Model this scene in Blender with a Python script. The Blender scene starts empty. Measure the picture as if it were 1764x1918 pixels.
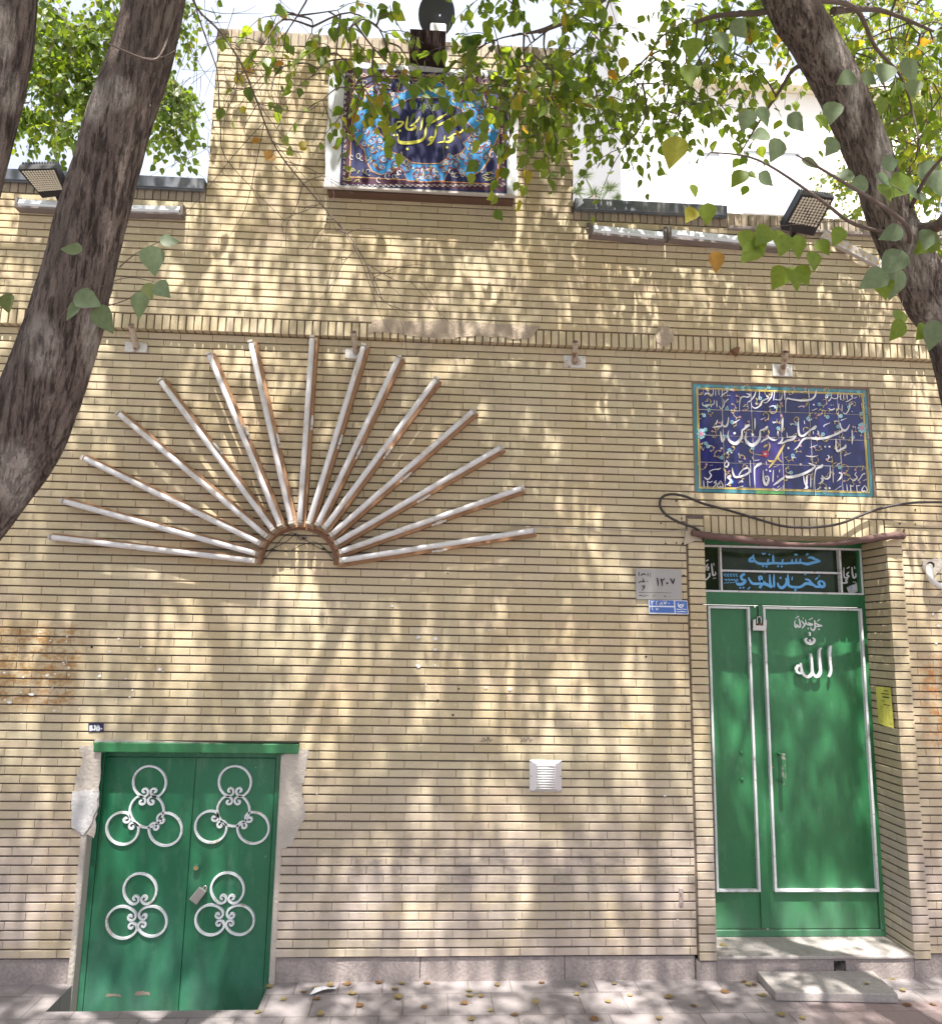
import bpy, math, random
import numpy as np
from mathutils import Vector, noise as mnoise
random.seed(7); RNG = np.random.default_rng(11)
SC = bpy.context.scene
COL = SC.collection

# ------------------------------------------------------------------ camera
PW, PH = 1764, 1918
FPX, YAW, PIT, ROL = 1425.476, -0.0560779, 0.157421, -0.0180176
CAM_D, CAM_H = 4.78217, 2.0033
def _rot():
    cy, sy, cp, sp, cr, sr = math.cos(YAW), math.sin(YAW), math.cos(PIT), math.sin(PIT), math.cos(ROL), math.sin(ROL)
    rz = np.array([[cy, -sy, 0], [sy, cy, 0], [0, 0, 1]])
    rx = np.array([[1, 0, 0], [0, cp, -sp], [0, sp, cp]])
    ry = np.array([[cr, 0, sr], [0, 1, 0], [-sr, 0, cr]])
    return rz @ rx @ ry
ROT = _rot()
CPOS = np.array([0, -CAM_D, CAM_H])
def _ray(px, py): return ROT @ np.array([(px - PW/2)/FPX, 1.0, -(py - PH/2)/FPX])
def at(px, py, y=0.0):
    """measured photo position -> point on the vertical plane at depth y (the wall face is y = 0)"""
    d = _ray(px, py); t = (CAM_D + y)/d[1]
    return (t*d[0], y, CAM_H + t*d[2])
def ongr(px, py, z=0.0):
    d = _ray(px, py); t = (z - CAM_H)/d[2]
    return (t*d[0], -CAM_D + t*d[1], z)
def proj(p):
    q = ROT.T @ (np.asarray(p, float) - CPOS)
    return (PW/2 + FPX*q[0]/q[1], PH/2 - FPX*q[2]/q[1], q[1])

cam = bpy.data.cameras.new('camera')
cam.sensor_fit = 'VERTICAL'; cam.sensor_height = 24.0; cam.lens = 24.0*FPX/PH
cam.clip_start = 0.05; cam.clip_end = 2000
cob = bpy.data.objects.new('camera', cam); COL.objects.link(cob)
from mathutils import Matrix
cob.matrix_world = Matrix(((ROT[0, 0], ROT[0, 2], -ROT[0, 1], CPOS[0]), (ROT[1, 0], ROT[1, 2], -ROT[1, 1], CPOS[1]),
                           (ROT[2, 0], ROT[2, 2], -ROT[2, 1], CPOS[2]), (0, 0, 0, 1)))
SC.camera = cob

# ------------------------------------------------------------------ sky, sun, exposure
SUN_EL = math.radians(67)
SUN_STR, SKY_STR, EXPOSURE = 5.0, 0.15, 1.68
world = bpy.data.worlds.new('World'); SC.world = world; world.use_nodes = True
wn = world.node_tree
sky = wn.nodes.new('ShaderNodeTexSky'); sky.sky_type = 'NISHITA'; sky.sun_disc = False
sky.sun_elevation = SUN_EL; sky.sun_rotation = math.radians(180); sky.air_density = 0.7; sky.dust_density = 8.0; sky.ozone_density = 0.3
# a thin bright veil of high cloud over the blue
tc = wn.nodes.new('ShaderNodeTexCoord'); nz = wn.nodes.new('ShaderNodeTexNoise'); nz.inputs['Scale'].default_value = 2.2; nz.inputs['Detail'].default_value = 6
wn.links.new(tc.outputs['Generated'], nz.inputs['Vector'])
mr = wn.nodes.new('ShaderNodeMapRange'); mr.inputs[1].default_value = .35; mr.inputs[2].default_value = .65; mr.inputs[3].default_value = .55; mr.inputs[4].default_value = .95
wn.links.new(nz.outputs[0], mr.inputs[0])
mx = wn.nodes.new('ShaderNodeMix'); mx.data_type = 'RGBA'; wn.links.new(mr.outputs[0], mx.inputs[0]); wn.links.new(sky.outputs[0], mx.inputs[6]); mx.inputs[7].default_value = (2.3, 2.5, 2.9, 1)
wn.links.new(mx.outputs[2], wn.nodes['Background'].inputs[0])
wn.nodes['Background'].inputs[1].default_value = SKY_STR
sl = bpy.data.lights.new('sun', 'SUN'); sl.energy = SUN_STR; sl.angle = math.radians(0.6); sl.color = (1.0, 0.955, 0.89)
so = bpy.data.objects.new('sun', sl); COL.objects.link(so)
SUNV = Vector((-0.02, -math.cos(SUN_EL), math.sin(SUN_EL))).normalized()
so.rotation_euler = SUNV.to_track_quat('Z', 'Y').to_euler(); so.location = (0, -6, 14)
SC.view_settings.view_transform = 'Standard'; SC.view_settings.look = 'None'
SC.view_settings.exposure = EXPOSURE; SC.view_settings.gamma = 1; SC.view_settings.use_curve_mapping = False
SC.render.engine = 'CYCLES'
SC.cycles.max_bounces = 8; SC.cycles.diffuse_bounces = 5; SC.cycles.transparent_max_bounces = 8
SC.cycles.use_denoising = True

# ------------------------------------------------------------------ materials
MATS = {}
def _n(t, kind, **kw):
    n = t.nodes.new(kind)
    for k, v in kw.items(): setattr(n, k, v)
    return n
def _mix(t, fac, a, b, blend='MIX'):
    m = _n(t, 'ShaderNodeMix', data_type='RGBA', blend_type=blend)
    for s, v in ((m.inputs[0], fac), (m.inputs[6], a), (m.inputs[7], b)):
        if hasattr(v, 'links'): t.links.new(v, s)
        else: s.default_value = v if isinstance(v, (int, float)) else (*v, 1)[:4]
    return m.outputs[2]
def _noise(t, co, scale, detail=4, rough=.6, lo=None, hi=None, stretch=None):
    if stretch:
        mp = _n(t, 'ShaderNodeMapping'); mp.inputs['Scale'].default_value = stretch
        t.links.new(co, mp.inputs[0]); co = mp.outputs[0]
    nz = _n(t, 'ShaderNodeTexNoise'); nz.inputs['Scale'].default_value = scale
    nz.inputs['Detail'].default_value = detail; nz.inputs['Roughness'].default_value = rough
    t.links.new(co, nz.inputs['Vector'])
    o = nz.outputs[0]
    if lo is not None:
        r = _n(t, 'ShaderNodeMapRange'); r.inputs[1].default_value = lo; r.inputs[2].default_value = hi
        t.links.new(o, r.inputs[0]); o = r.outputs[0]
    return o
def _math(t, op, a, b=None):
    m = _n(t, 'ShaderNodeMath', operation=op)
    for i, v in enumerate((a, b)):
        if v is None: continue
        if hasattr(v, 'links'): t.links.new(v, m.inputs[i])
        else: m.inputs[i].default_value = v
    return m.outputs[0]
def base_mat(name):
    m = bpy.data.materials.new(name); m.use_nodes = True
    t = m.node_tree; b = t.nodes['Principled BSDF']
    geo = _n(t, 'ShaderNodeNewGeometry')
    return m, t, b, geo.outputs['Position']
def mat(name, col, rough=.6, metal=0.0, var=.12, vscale=6.0, bump=.0, bscale=60.0, spec=.4, dirt=None, dscale=3.0, dlo=.52, dhi=.75, stretch=None, fine=0.0):
    """plain material with tonal variation, optional dirt patches and bump"""
    if name in MATS: return MATS[name]
    m, t, b, P = base_mat(name)
    c = _mix(t, _noise(t, P, vscale, stretch=stretch), tuple(x*(1-var) for x in col), tuple(min(1, x*(1+var)) for x in col))
    if fine: c = _mix(t, _noise(t, P, vscale*14, 2, lo=.35, hi=.65), c, _mix(t, 1.0, c, (1-fine,)*3, 'MULTIPLY'))
    if dirt: c = _mix(t, _noise(t, P, dscale, 6, .65, dlo, dhi, stretch), c, dirt)
    t.links.new(c, b.inputs['Base Color'])
    b.inputs['Roughness'].default_value = rough; b.inputs['Metallic'].default_value = metal
    b.inputs['Specular IOR Level'].default_value = spec
    if bump:
        bp = _n(t, 'ShaderNodeBump'); bp.inputs['Strength'].default_value = bump; bp.inputs['Distance'].default_value = .01
        t.links.new(_noise(t, P, bscale, 5, stretch=stretch), bp.inputs['Height']); t.links.new(bp.outputs[0], b.inputs['Normal'])
    MATS[name] = m; return m

# ------------------------------------------------------------------ mesh building and tagging
class MB:
    def __init__(s): s.v = []; s.f = []; s.m = []; s.tint = []
    def face(s, pts, mi=0, tint=None):
        n = len(s.v); s.v.extend(pts); s.f.append(tuple(range(n, n+len(pts)))); s.m.append(mi)
        s.tint.extend([tint if tint is not None else .5]*len(pts)); return n
    def add(s, vs, fs, mi=0, tint=.5):
        n = len(s.v); s.v.extend(vs); s.tint.extend([tint]*len(vs))
        for f in fs: s.f.append(tuple(n+i for i in f)); s.m.append(mi)
    def box(s, a, b, mi=0, tint=.5, bev=0.0):
        x0, y0, z0 = a; x1, y1, z1 = b
        if bev:
            e = min(bev, (x1-x0)*.45, (y1-y0)*.45, (z1-z0)*.45)
            vs = []
            for X, Y, Z in ((0, 0, 0), (1, 0, 0), (1, 1, 0), (0, 1, 0), (0, 0, 1), (1, 0, 1), (1, 1, 1), (0, 1, 1)):
                px, py, pz = (x1 if X else x0), (y1 if Y else y0), (z1 if Z else z0)
                dx, dy, dz = (-e if X else e), (-e if Y else e), (-e if Z else e)
                vs += [(px, py+dy, pz+dz), (px+dx, py, pz+dz), (px+dx, py+dy, pz)]
            fs = [(0, 9, 21, 12), (3, 15, 18, 6), (1, 13, 16, 4), (7, 19, 22, 10), (2, 5, 8, 11), (14, 23, 20, 17)]
            def c(i, k): return 3*i+k
            for i, j, k1, k2 in ((0, 1, 1, 2), (1, 2, 0, 2), (2, 3, 1, 2), (3, 0, 0, 2), (4, 5, 1, 2), (5, 6, 0, 2), (6, 7, 1, 2), (7, 4, 0, 2),
                                 (0, 4, 0, 1), (1, 5, 0, 1), (2, 6, 0, 1), (3, 7, 0, 1)):
                fs.append((c(i, k1), c(j, k1), c(j, k2), c(i, k2)))
            for i in range(8): fs.append((c(i, 0), c(i, 1), c(i, 2)))
            s.add(vs, fs, mi, tint); return
        s.add([(x0, y0, z0), (x1, y0, z0), (x1, y1, z0), (x0, y1, z0), (x0, y0, z1), (x1, y0, z1), (x1, y1, z1), (x0, y1, z1)],
              [(0, 1, 5, 4), (1, 2, 6, 5), (2, 3, 7, 6), (3, 0, 4, 7), (4, 5, 6, 7), (3, 2, 1, 0)], mi, tint)
    def hexa(s, q0, q1, mi=0, tint=.5):
        """solid between two quads (each four points in the same order)"""
        s.add(list(q0)+list(q1), [(0, 1, 2, 3), (7, 6, 5, 4), (0, 4, 5, 1), (1, 5, 6, 2), (2, 6, 7, 3), (3, 7, 4, 0)], mi, tint)
    def tube(s, pts, rad, n=8, mi=0, tint=.5, cap=True):
        pts = [Vector(p) for p in pts]
        if not hasattr(rad, '__len__'): rad = [rad]*len(pts)
        base = len(s.v); up = None
        for i, p in enumerate(pts):
            d = (pts[min(i+1, len(pts)-1)] - pts[max(i-1, 0)]).normalized()
            if up is None: up = Vector((0, 0, 1)) if abs(d.z) < .9 else Vector((1, 0, 0))
            a = d.cross(up).normalized(); up2 = a.cross(d).normalized(); up = up2
            for k in range(n):
                th = 2*math.pi*k/n
                s.v.append(tuple(p + (a*math.cos(th) + up2*math.sin(th))*rad[i])); s.tint.append(tint)
        for i in range(len(pts)-1):
            for k in range(n):
                k2 = (k+1) % n
                s.f.append((base+i*n+k, base+i*n+k2, base+(i+1)*n+k2, base+(i+1)*n+k)); s.m.append(mi)
        if cap:
            s.f.append(tuple(base+k for k in reversed(range(n)))); s.m.append(mi)
            s.f.append(tuple(base+(len(pts)-1)*n+k for k in range(n))); s.m.append(mi)
    def bar(s, pts, w, d, nrm=(0, -1, 0), mi=0):
        """flat bar swept along pts, width w in the plane, depth d along nrm (starting at the points)"""
        pts = [Vector(p) for p in pts]; N = Vector(nrm).normalized(); base = len(s.v)
        for i, p in enumerate(pts):
            t_ = (pts[min(i+1, len(pts)-1)] - pts[max(i-1, 0)]).normalized(); a = t_.cross(N).normalized()*(w/2)
            s.v.extend([tuple(p-a), tuple(p+a), tuple(p+a*.8+N*d), tuple(p-a*.8+N*d)]); s.tint.extend([.5]*4)
        for i in range(len(pts)-1):
            for k in range(4):
                k2 = (k+1) % 4
                s.f.append((base+4*i+k, base+4*i+k2, base+4*i+4+k2, base+4*i+4+k)); s.m.append(mi)
        s.f.append(tuple(base+k for k in (3, 2, 1, 0))); s.m.append(mi)
        e = base+4*(len(pts)-1); s.f.append((e, e+1, e+2, e+3)); s.m.append(mi)
    def prism(s, poly, y0, y1, mi=0, tint=.5):
        """polygon of (x, z) points given thickness from y0 (back) to y1 (front)"""
        n = len(poly)
        s.add([(x, y0, z) for x, z in poly]+[(x, y1, z) for x, z in poly],
              [tuple(range(n)), tuple(range(2*n-1, n-1, -1))]+[(i, i+n, (i+1) % n+n, (i+1) % n) for i in range(n)], mi, tint)
    def build(s, name, mats, parent=None, smooth=False, tint=False):
        me = bpy.data.meshes.new(name)
        off = np.zeros(3); q = parent
        while q is not None: off += np.array(q.location); q = q.parent
        V = np.array(s.v, float).reshape(-1, 3) - off
        me.from_pydata([tuple(p) for p in V], [], s.f)
        for m in (mats if isinstance(mats, (list, tuple)) else [mats]): me.materials.append(m)
        me.polygons.foreach_set('material_index', s.m)
        if smooth: me.polygons.foreach_set('use_smooth', [True]*len(s.f))
        if tint:
            a = me.attributes.new('tint', 'FLOAT', 'POINT'); a.data.foreach_set('value', [float(x) for x in s.tint])
        me.update()
        o = bpy.data.objects.new(name, me); COL.objects.link(o)
        if parent is not None: o.parent = parent
        return o
def tag(o, label, cat, group=None, kind=None):
    if label: o['label'] = label
    if cat: o['category'] = cat
    if group: o['group'] = group
    if kind: o['kind'] = kind
    return o
def thing(name, loc, label, cat, group=None):
    o = bpy.data.objects.new(name, None); o.location = loc; o.empty_display_size = .1; COL.objects.link(o)
    return tag(o, label, cat, group)
def structure(o): o['kind'] = 'structure'; return o
def smooth_path(pts, per=6):
    """Catmull-Rom through points of any dimension"""
    P = np.array(pts, float); n = len(P)
    if n < 3: return [tuple(P[0]+(P[-1]-P[0])*i/per) for i in range(per+1)]
    out = []
    for i in range(n-1):
        p0, p1, p2, p3 = P[max(i-1, 0)], P[i], P[i+1], P[min(i+2, n-1)]
        for k in range(per):
            u = k/per
            out.append(tuple(.5*((2*p1)+(-p0+p2)*u+(2*p0-5*p1+4*p2-p3)*u*u+(-p0+3*p1-3*p2+p3)*u**3)))
    out.append(tuple(P[-1])); return out
INKN = [0]
def ink(mb, strokes, crop, y, thick=.0012, mi=0, per=5, dots=(), wscale=1.0):
    """brush strokes (x, y, width) read off a crop (ox, oy, scale) and laid on the plane at depth y"""
    ox, oy, sc = crop
    mpp = at(ox+100, oy, y)[0]-at(ox, oy, y)[0]; mpp /= 100*sc
    for k, st in enumerate(strokes):
        INKN[0] += 1; yy = y-thick-.00012*(INKN[0] % 9)
        st = [(a[0], a[1], a[2] if len(a) > 2 else 12) for a in st]
        pts = smooth_path(st, per)
        L, R = [], []
        n = len(pts)
        for i, (x, z, w) in enumerate(pts):
            p = at(ox+x/sc, oy+z/sc, y)
            a = pts[max(i-1, 0)]; b = pts[min(i+1, n-1)]
            dx, dz = b[0]-a[0], -(b[1]-a[1]); l = math.hypot(dx, dz) or 1
            w = max(w, 3)*mpp*.5*wscale
            if i in (0, n-1): w *= .6
            nx, nz = -dz/l*w, dx/l*w
            L.append((p[0]+nx, p[2]+nz)); R.append((p[0]-nx, p[2]-nz))
        for i in range(n-1):
            q = [L[i], R[i], R[i+1], L[i+1]]
            mb.face([(a, yy, b) for a, b in q], mi)
            if thick > .004:
                mb.face([(L[i][0], yy, L[i][1]), (L[i+1][0], yy, L[i+1][1]), (L[i+1][0], y, L[i+1][1]), (L[i][0], y, L[i][1])], mi)
                mb.face([(R[i+1][0], yy, R[i+1][1]), (R[i][0], yy, R[i][1]), (R[i][0], y, R[i][1]), (R[i+1][0], y, R[i+1][1])], mi)
        if thick > .004:
            for i in (0, n-1): mb.face([(L[i][0], yy, L[i][1]), (R[i][0], yy, R[i][1]), (R[i][0], y, R[i][1]), (L[i][0], y, L[i][1])], mi)
    for d in dots:
        INKN[0] += 1; yy = y-thick-.00012*(INKN[0] % 9)
        x, z, w = d[:3]; a = math.radians(20); r = w*.62
        mb.face([at(ox+(x+r*math.cos(a+q))/sc, oy+(z+r*math.sin(a+q))/sc, yy) for q in (0, math.pi/2, math.pi, 1.5*math.pi)], mi)
# ------------------------------------------------------------------ ground: pavement, kerb, road, far ground
def pavement_mat():
    m, t, b, P = base_mat('pavement slabs')
    sep = _n(t, 'ShaderNodeSeparateXYZ'); t.links.new(P, sep.inputs[0])
    cmb = _n(t, 'ShaderNodeCombineXYZ'); t.links.new(sep.outputs[0], cmb.inputs[0]); t.links.new(sep.outputs[1], cmb.inputs[1])
    br = _n(t, 'ShaderNodeTexBrick'); br.offset = .5
    for k, v in (('Scale', 1.0), ('Brick Width', .245), ('Row Height', .25), ('Mortar Size', .006), ('Mortar Smooth', .2)): br.inputs[k].default_value = v
    br.inputs['Color1'].default_value = (.235, .208, .212, 1); br.inputs['Color2'].default_value = (.165, .147, .15, 1)
    br.inputs['Mortar'].default_value = (.075, .062, .060, 1)
    mp = _n(t, 'ShaderNodeMapping'); mp.inputs['Location'].default_value = (.07, .135, 0)
    t.links.new(cmb.outputs[0], mp.inputs[0]); t.links.new(mp.outputs[0], br.inputs['Vector'])
    c = br.outputs[0]
    # second groove beside each cross joint
    br2 = _n(t, 'ShaderNodeTexBrick'); br2.offset = .5
    for k, v in (('Scale', 1.0), ('Brick Width', .245), ('Row Height', .25), ('Mortar Size', .0028), ('Mortar Smooth', .3)): br2.inputs[k].default_value = v
    mp2 = _n(t, 'ShaderNodeMapping'); mp2.inputs['Location'].default_value = (.088, .135, 0)
    t.links.new(cmb.outputs[0], mp2.inputs[0]); t.links.new(mp2.outputs[0], br2.inputs['Vector'])
    f2 = _math(t, 'MULTIPLY', br2.outputs[1], .6)
    c = _mix(t, f2, c, (.11, .09, .09))
    c = _mix(t, _noise(t, P, 2.2, 5, .6, .35, .75), c, (.27, .24, .235))
    c = _mix(t, _noise(t, P, 90, 3, .6, .45, .8), c, (.20, .18, .18))
    red = _n(t, 'ShaderNodeMapRange'); red.inputs[1].default_value = 1.9; red.inputs[2].default_value = 2.4
    t.links.new(sep.outputs[0], red.inputs[0])
    red2 = _n(t, 'ShaderNodeMapRange'); red2.inputs[1].default_value = -.26; red2.inputs[2].default_value = -.30
    t.links.new(sep.outputs[1], red2.inputs[0])
    c = _mix(t, _math(t, 'MULTIPLY', _math(t, 'MULTIPLY', red.outputs[0], red2.outputs[0]), .45), c, (.30, .19, .18))
    t.links.new(c, b.inputs['Base Color']); b.inputs['Roughness'].default_value = .85
    bp = _n(t, 'ShaderNodeBump'); bp.inputs['Strength'].default_value = .5; bp.inputs['Distance'].default_value = .006
    h = _math(t, 'SUBTRACT', _noise(t, P, 70, 4), _math(t, 'MULTIPLY', br.outputs[1], 2.0))
    t.links.new(h, bp.inputs['Height']); t.links.new(bp.outputs[0], b.inputs['Normal'])
    return m
PIT0, PIT1, PITD = -1.935, -.838, -.305          # sunken bay in front of the cellar door
mb = MB()
XA, XB, YA = -9.0, 9.0, -5.6
for x0, x1, y0, y1 in ((XA, PIT0, YA, .4), (PIT1, XB, YA, .4), (PIT0, PIT1, YA, PITD)):
    mb.box((x0, y0, -.42), (x1, y1, 0))
o = mb.build('pavement', pavement_mat()); structure(o)
mb = MB(); mb.box((PIT0, PITD, -.40), (PIT1, .4, -.205)); structure(mb.build('sunken_threshold', mat('pit cement', (.30, .28, .26), .9, bump=.4, dirt=(.14, .12, .11))))
mb = MB(); mb.box((XA, YA-.16, -.42), (XB, YA-.004, .004), bev=.015); structure(mb.build('kerb', mat('kerb stone', (.36, .35, .33), .85, bump=.3)))
mb = MB(); mb.face([(-40, -14, -.14), (40, -14, -.14), (40, YA-.1, -.14), (-40, YA-.1, -.14)]); structure(mb.build('road', mat('asphalt', (.055, .055, .058), .9, bump=.5, bscale=200)))
mb = MB(); mb.face([(-900, -900, -.43), (900, -900, -.43), (900, 900, -.43), (-900, 900, -.43)]); structure(mb.build('ground', mat('far ground', (.22, .20, .17), .95)))

# ------------------------------------------------------------------ brick material
def brick_mat(name='yellow brick', A=(.43, .365, .24), B=(.50, .435, .30)):
    m, t, b, P = base_mat(name)
    at_ = _n(t, 'ShaderNodeAttribute', attribute_name='tint')
    T = at_.outputs['Fac']
    c = _mix(t, T, A, B)
    wn_ = _n(t, 'ShaderNodeTexWhiteNoise', noise_dimensions='1D'); t.links.new(T, wn_.inputs['W'])
    pk = _n(t, 'ShaderNodeMapRange'); pk.inputs[1].default_value = .72; pk.inputs[2].default_value = .95
    t.links.new(wn_.outputs[0], pk.inputs[0])
    c = _mix(t, _math(t, 'MULTIPLY', pk.outputs[0], .5), c, (.45, .36, .28))
    pk2 = _n(t, 'ShaderNodeMapRange'); pk2.inputs[1].default_value = .12; pk2.inputs[2].default_value = .02; t.links.new(wn_.outputs[0], pk2.inputs[0])
    c = _mix(t, _math(t, 'MULTIPLY', pk2.outputs[0], .32), c, (.36, .285, .17))
    c = _mix(t, _noise(t, P, 1.3, 4, .6, .4, .7), c, _mix(t, 1.0, c, (1.04, .96, .86), 'MULTIPLY'))
    c = _mix(t, _noise(t, P, 130, 3, .7, .52, .8), c, (.36, .29, .19))
    c = _mix(t, _noise(t, P, 38, 5, .7, .60, .72), c, (.66, .56, .40))
    sep = _n(t, 'ShaderNodeSeparateXYZ'); t.links.new(P, sep.inputs[0])
    X, Z = sep.outputs[0], sep.outputs[2]
    def band(v, lo, hi, soft):
        a = _n(t, 'ShaderNodeMapRange'); a.inputs[1].default_value = lo-soft; a.inputs[2].default_value = lo+soft; t.links.new(v, a.inputs[0])
        q = _n(t, 'ShaderNodeMapRange'); q.inputs[1].default_value = hi+soft; q.inputs[2].default_value = hi-soft; t.links.new(v, q.inputs[0])
        return _math(t, 'MULTIPLY', a.outputs[0], q.outputs[0])
    # splash-back grime and soot: patches with their own ragged shape
    gr = _math(t, 'MULTIPLY', band(Z, -1, .92, .38), _noise(t, P, 2.3, 6, .65, .26, .58, (1, 1, 1.6)))
    c = _mix(t, _math(t, 'MULTIPLY', gr, .85), c, (.40, .335, .305))
    so_ = _math(t, 'MULTIPLY', _math(t, 'MULTIPLY', band(Z, .52, .78, .10), band(X, -.7, 2.0, .4)), _noise(t, P, 5, 6, .7, .47, .62, (1, 1, 2)))
    c = _mix(t, _math(t, 'MULTIPLY', so_, .7), c, (.20, .175, .16))
    so2 = _math(t, 'MULTIPLY', _math(t, 'MULTIPLY', band(Z, 3.3, 4.1, .15), band(X, -.75, .55, .3)), _noise(t, P, 6, 6, .7, .50, .66))
    c = _mix(t, _math(t, 'MULTIPLY', so2, .6), c, (.27, .22, .17))
    so3 = _math(t, 'MULTIPLY', band(Z, 4.6, 9, .2), _noise(t, P, 3.0, 6, .7, .52, .70, (1, 1, .35)))
    c = _mix(t, _math(t, 'MULTIPLY', so3, .55), c, (.28, .24, .20))
    # rusty glue left by torn-off notices
    ru = _math(t, 'MULTIPLY', band(Z, 1.52, 2.0, .03), band(X, -3.2, -2.06, .04))
    ru = _math(t, 'MULTIPLY', ru, _noise(t, P, 13, 9, .82, .45, .57, (1, 1, 1.3)))
    c = _mix(t, _math(t, 'MULTIPLY', ru, .9), c, (.29, .155, .05))
    ru3 = _math(t, 'MULTIPLY', band(Z, 1.33, 1.9, .05), band(X, 3.16, 3.6, .05))
    ru3 = _math(t, 'MULTIPLY', ru3, _noise(t, P, 12, 7, .72, .44, .58))
    c = _mix(t, _math(t, 'MULTIPLY', ru3, .85), c, (.40, .17, .05))
    ru4 = _math(t, 'MULTIPLY', band(Z, 1.25, 1.85, .1), band(X, 1.1, 1.72, .12))
    ru4 = _math(t, 'MULTIPLY', ru4, _noise(t, P, 11, 7, .7, .58, .66, (1, 1, 2.6)))
    c = _mix(t, _math(t, 'MULTIPLY', ru4, .7), c, (.44, .26, .08))
    t.links.new(c, b.inputs['Base Color']); b.inputs['Roughness'].default_value = .75; b.inputs['Specular IOR Level'].default_value = .3
    bp = _n(t, 'ShaderNodeBump'); bp.inputs['Strength'].default_value = .35; bp.inputs['Distance'].default_value = .004
    t.links.new(_noise(t, P, 90, 5, .65), bp.inputs['Height']); t.links.new(bp.outputs[0], b.inputs['Normal'])
    return m
M_BRICK = brick_mat()
M_GREYB = brick_mat('weathered brick', (.25, .215, .175), (.35, .30, .24))
M_MORT = mat('dark raked mortar', (.16, .125, .105), .95, var=.25, vscale=25, bump=.5)
M_PLAST = mat('pale plaster', (.42, .375, .33), .9, var=.14, vscale=8, bump=.8, bscale=45, dirt=(.35, .31, .28), dscale=7)
M_CEM = mat('grey cement', (.33, .28, .265), .9, var=.14, vscale=4, bump=.5, bscale=60, dirt=(.20, .18, .17), dscale=3, fine=.25)

def brick(mb, F, u0, u1, v0, v1, dep=.014, ch=.0016, jit=.0012, tint=None):
    """one brick with a chamfered face; F maps (u along, v up, n outwards) to the world"""
    r = random.random
    if tint is None: tint = r()
    n = (r()-.5)*2*jit
    q = [(u0, v0), (u1, v0), (u1, v1), (u0, v1)]
    fr = [(u0+ch+r()*.0008, v0+ch+r()*.001), (u1-ch-r()*.0008, v0+ch+r()*.001), (u1-ch-r()*.0008, v1-ch-r()*.001), (u0+ch+r()*.0008, v1-ch-r()*.001)]
    if r() < .05:                                   # a chipped corner
        k = random.randrange(4); s = (1, 1) if k == 0 else (-1, 1) if k == 1 else (-1, -1) if k == 2 else (1, -1)
        fr[k] = (fr[k][0]+s[0]*(.004+.012*r()), fr[k][1]+s[1]*(.002+.006*r()))
    vs = [F(u, v, n+(r()-.5)*.0012) for u, v in fr]+[F(u, v, n-ch) for u, v in q]+[F(u, v, -dep-.004) for u, v in q]
    fs = [(0, 1, 2, 3)]+[(i+4, (i+1) % 4+4, (i+1) % 4, i) for i in range(4)]+[(i+8, (i+1) % 4+8, (i+1) % 4+4, i+4) for i in range(4)]
    mb.add(vs, fs, 0, tint)
def courses(mb, F, x0, x1, zs, holes, pitch, L=.203, J=.0092, vj=.0017):
    """running-bond courses whose bottom joints are centred on zs; holes are (x0, x1, z0, z1)"""
    for k, z in enumerate(zs):
        v0, v1 = z+J/2, z+pitch-J/2; mid = (v0+v1)/2
        segs = [(x0, x1)]
        for h in holes:
            if h[2] < mid < h[3]:
                ns = []
                for a, b in segs:
                    if h[1] <= a or h[0] >= b: ns.append((a, b)); continue
                    if a < h[0]: ns.append((a, h[0]))
                    if b > h[1]: ns.append((h[1], b))
                segs = ns
        wob = (random.random()-.5)*.001
        sh = (.5*L if k % 2 else 0)+(random.random()-.5)*.02
        for a, b in segs:
            n = math.floor((a-sh)/L)
            while True:
                u0, u1 = sh+n*L, sh+(n+1)*L; n += 1
                if u0 >= b: break
                u0, u1 = max(u0, a), min(u1, b)
                if u1-u0 < .02: continue
                brick(mb, F, u0+vj*random.choice((.2, .5, .5, .7, 1.0)), u1-vj*random.choice((.2, .5, .5, .7)), v0+wob, v1+wob+(random.random()-.5)*.0012)
def backing(mb, x0, x1, z0, z1, holes, yf, yb):
    xs = sorted({x0, x1, *[min(max(h[i], x0), x1) for h in holes for i in (0, 1)]})
    zs = sorted({z0, z1, *[min(max(h[i], z0), z1) for h in holes for i in (2, 3)]})
    for i in range(len(xs)-1):
        for j in range(len(zs)-1):
            cx, cz = (xs[i]+xs[i+1])/2, (zs[j]+zs[j+1])/2
            if any(h[0] < cx < h[1] and h[2] < cz < h[3] for h in holes): continue
            mb.box((xs[i], yf, zs[j]), (xs[i+1], yb, zs[j+1]), 1)

BLD = thing('brick_building', (0, 0, 0), 'low yellow brick building with raised central parapet and two green metal doors', 'building')
WX0, WX1 = -5.2, 6.2
ZS, ZST = 3.886, 3.987                         # projecting soldier course
UP = -.045                                     # face of the upper wall
DX0, DX1, DZ0, DZ1, DY = 1.775, 2.985, .136, 2.66, .28      # main doorway
CX0, CX1, CZ1, CY = -1.935, -.838, 1.268, .08               # cellar doorway
TX0, TX1, TZ0, TZ1 = 1.722, 2.946, 2.93, 3.70               # tile panel
TWX0, TWX1, TWZ = -1.526, .925, 6.065                       # raised parapet
PLZ, PRZ = 4.752, 4.785                                     # top of the plain courses, parapets
def _wob(u, v): return .0022*mnoise.noise(Vector((u*.9, v*2.5, 1.7)))+.0012*mnoise.noise(Vector((u*4.1, v*20, 5.1)))
F0 = lambda u, v, n: (u, -n, v+_wob(u, v))
FU = lambda u, v, n: (u, UP-n, v+_wob(u, v))
JW = .105
mb = MB()
holes = [(DX0-JW-.012, DX1+JW, -1, DZ1), (DX0-.012-JW, DX1+.004, DZ1-.01, 2.786), (CX0, CX1, -1, CZ1), (CX0-.004, -.738, CZ1-.001, 1.331), (TX0, TX1, TZ0, TZ1)]
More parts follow.
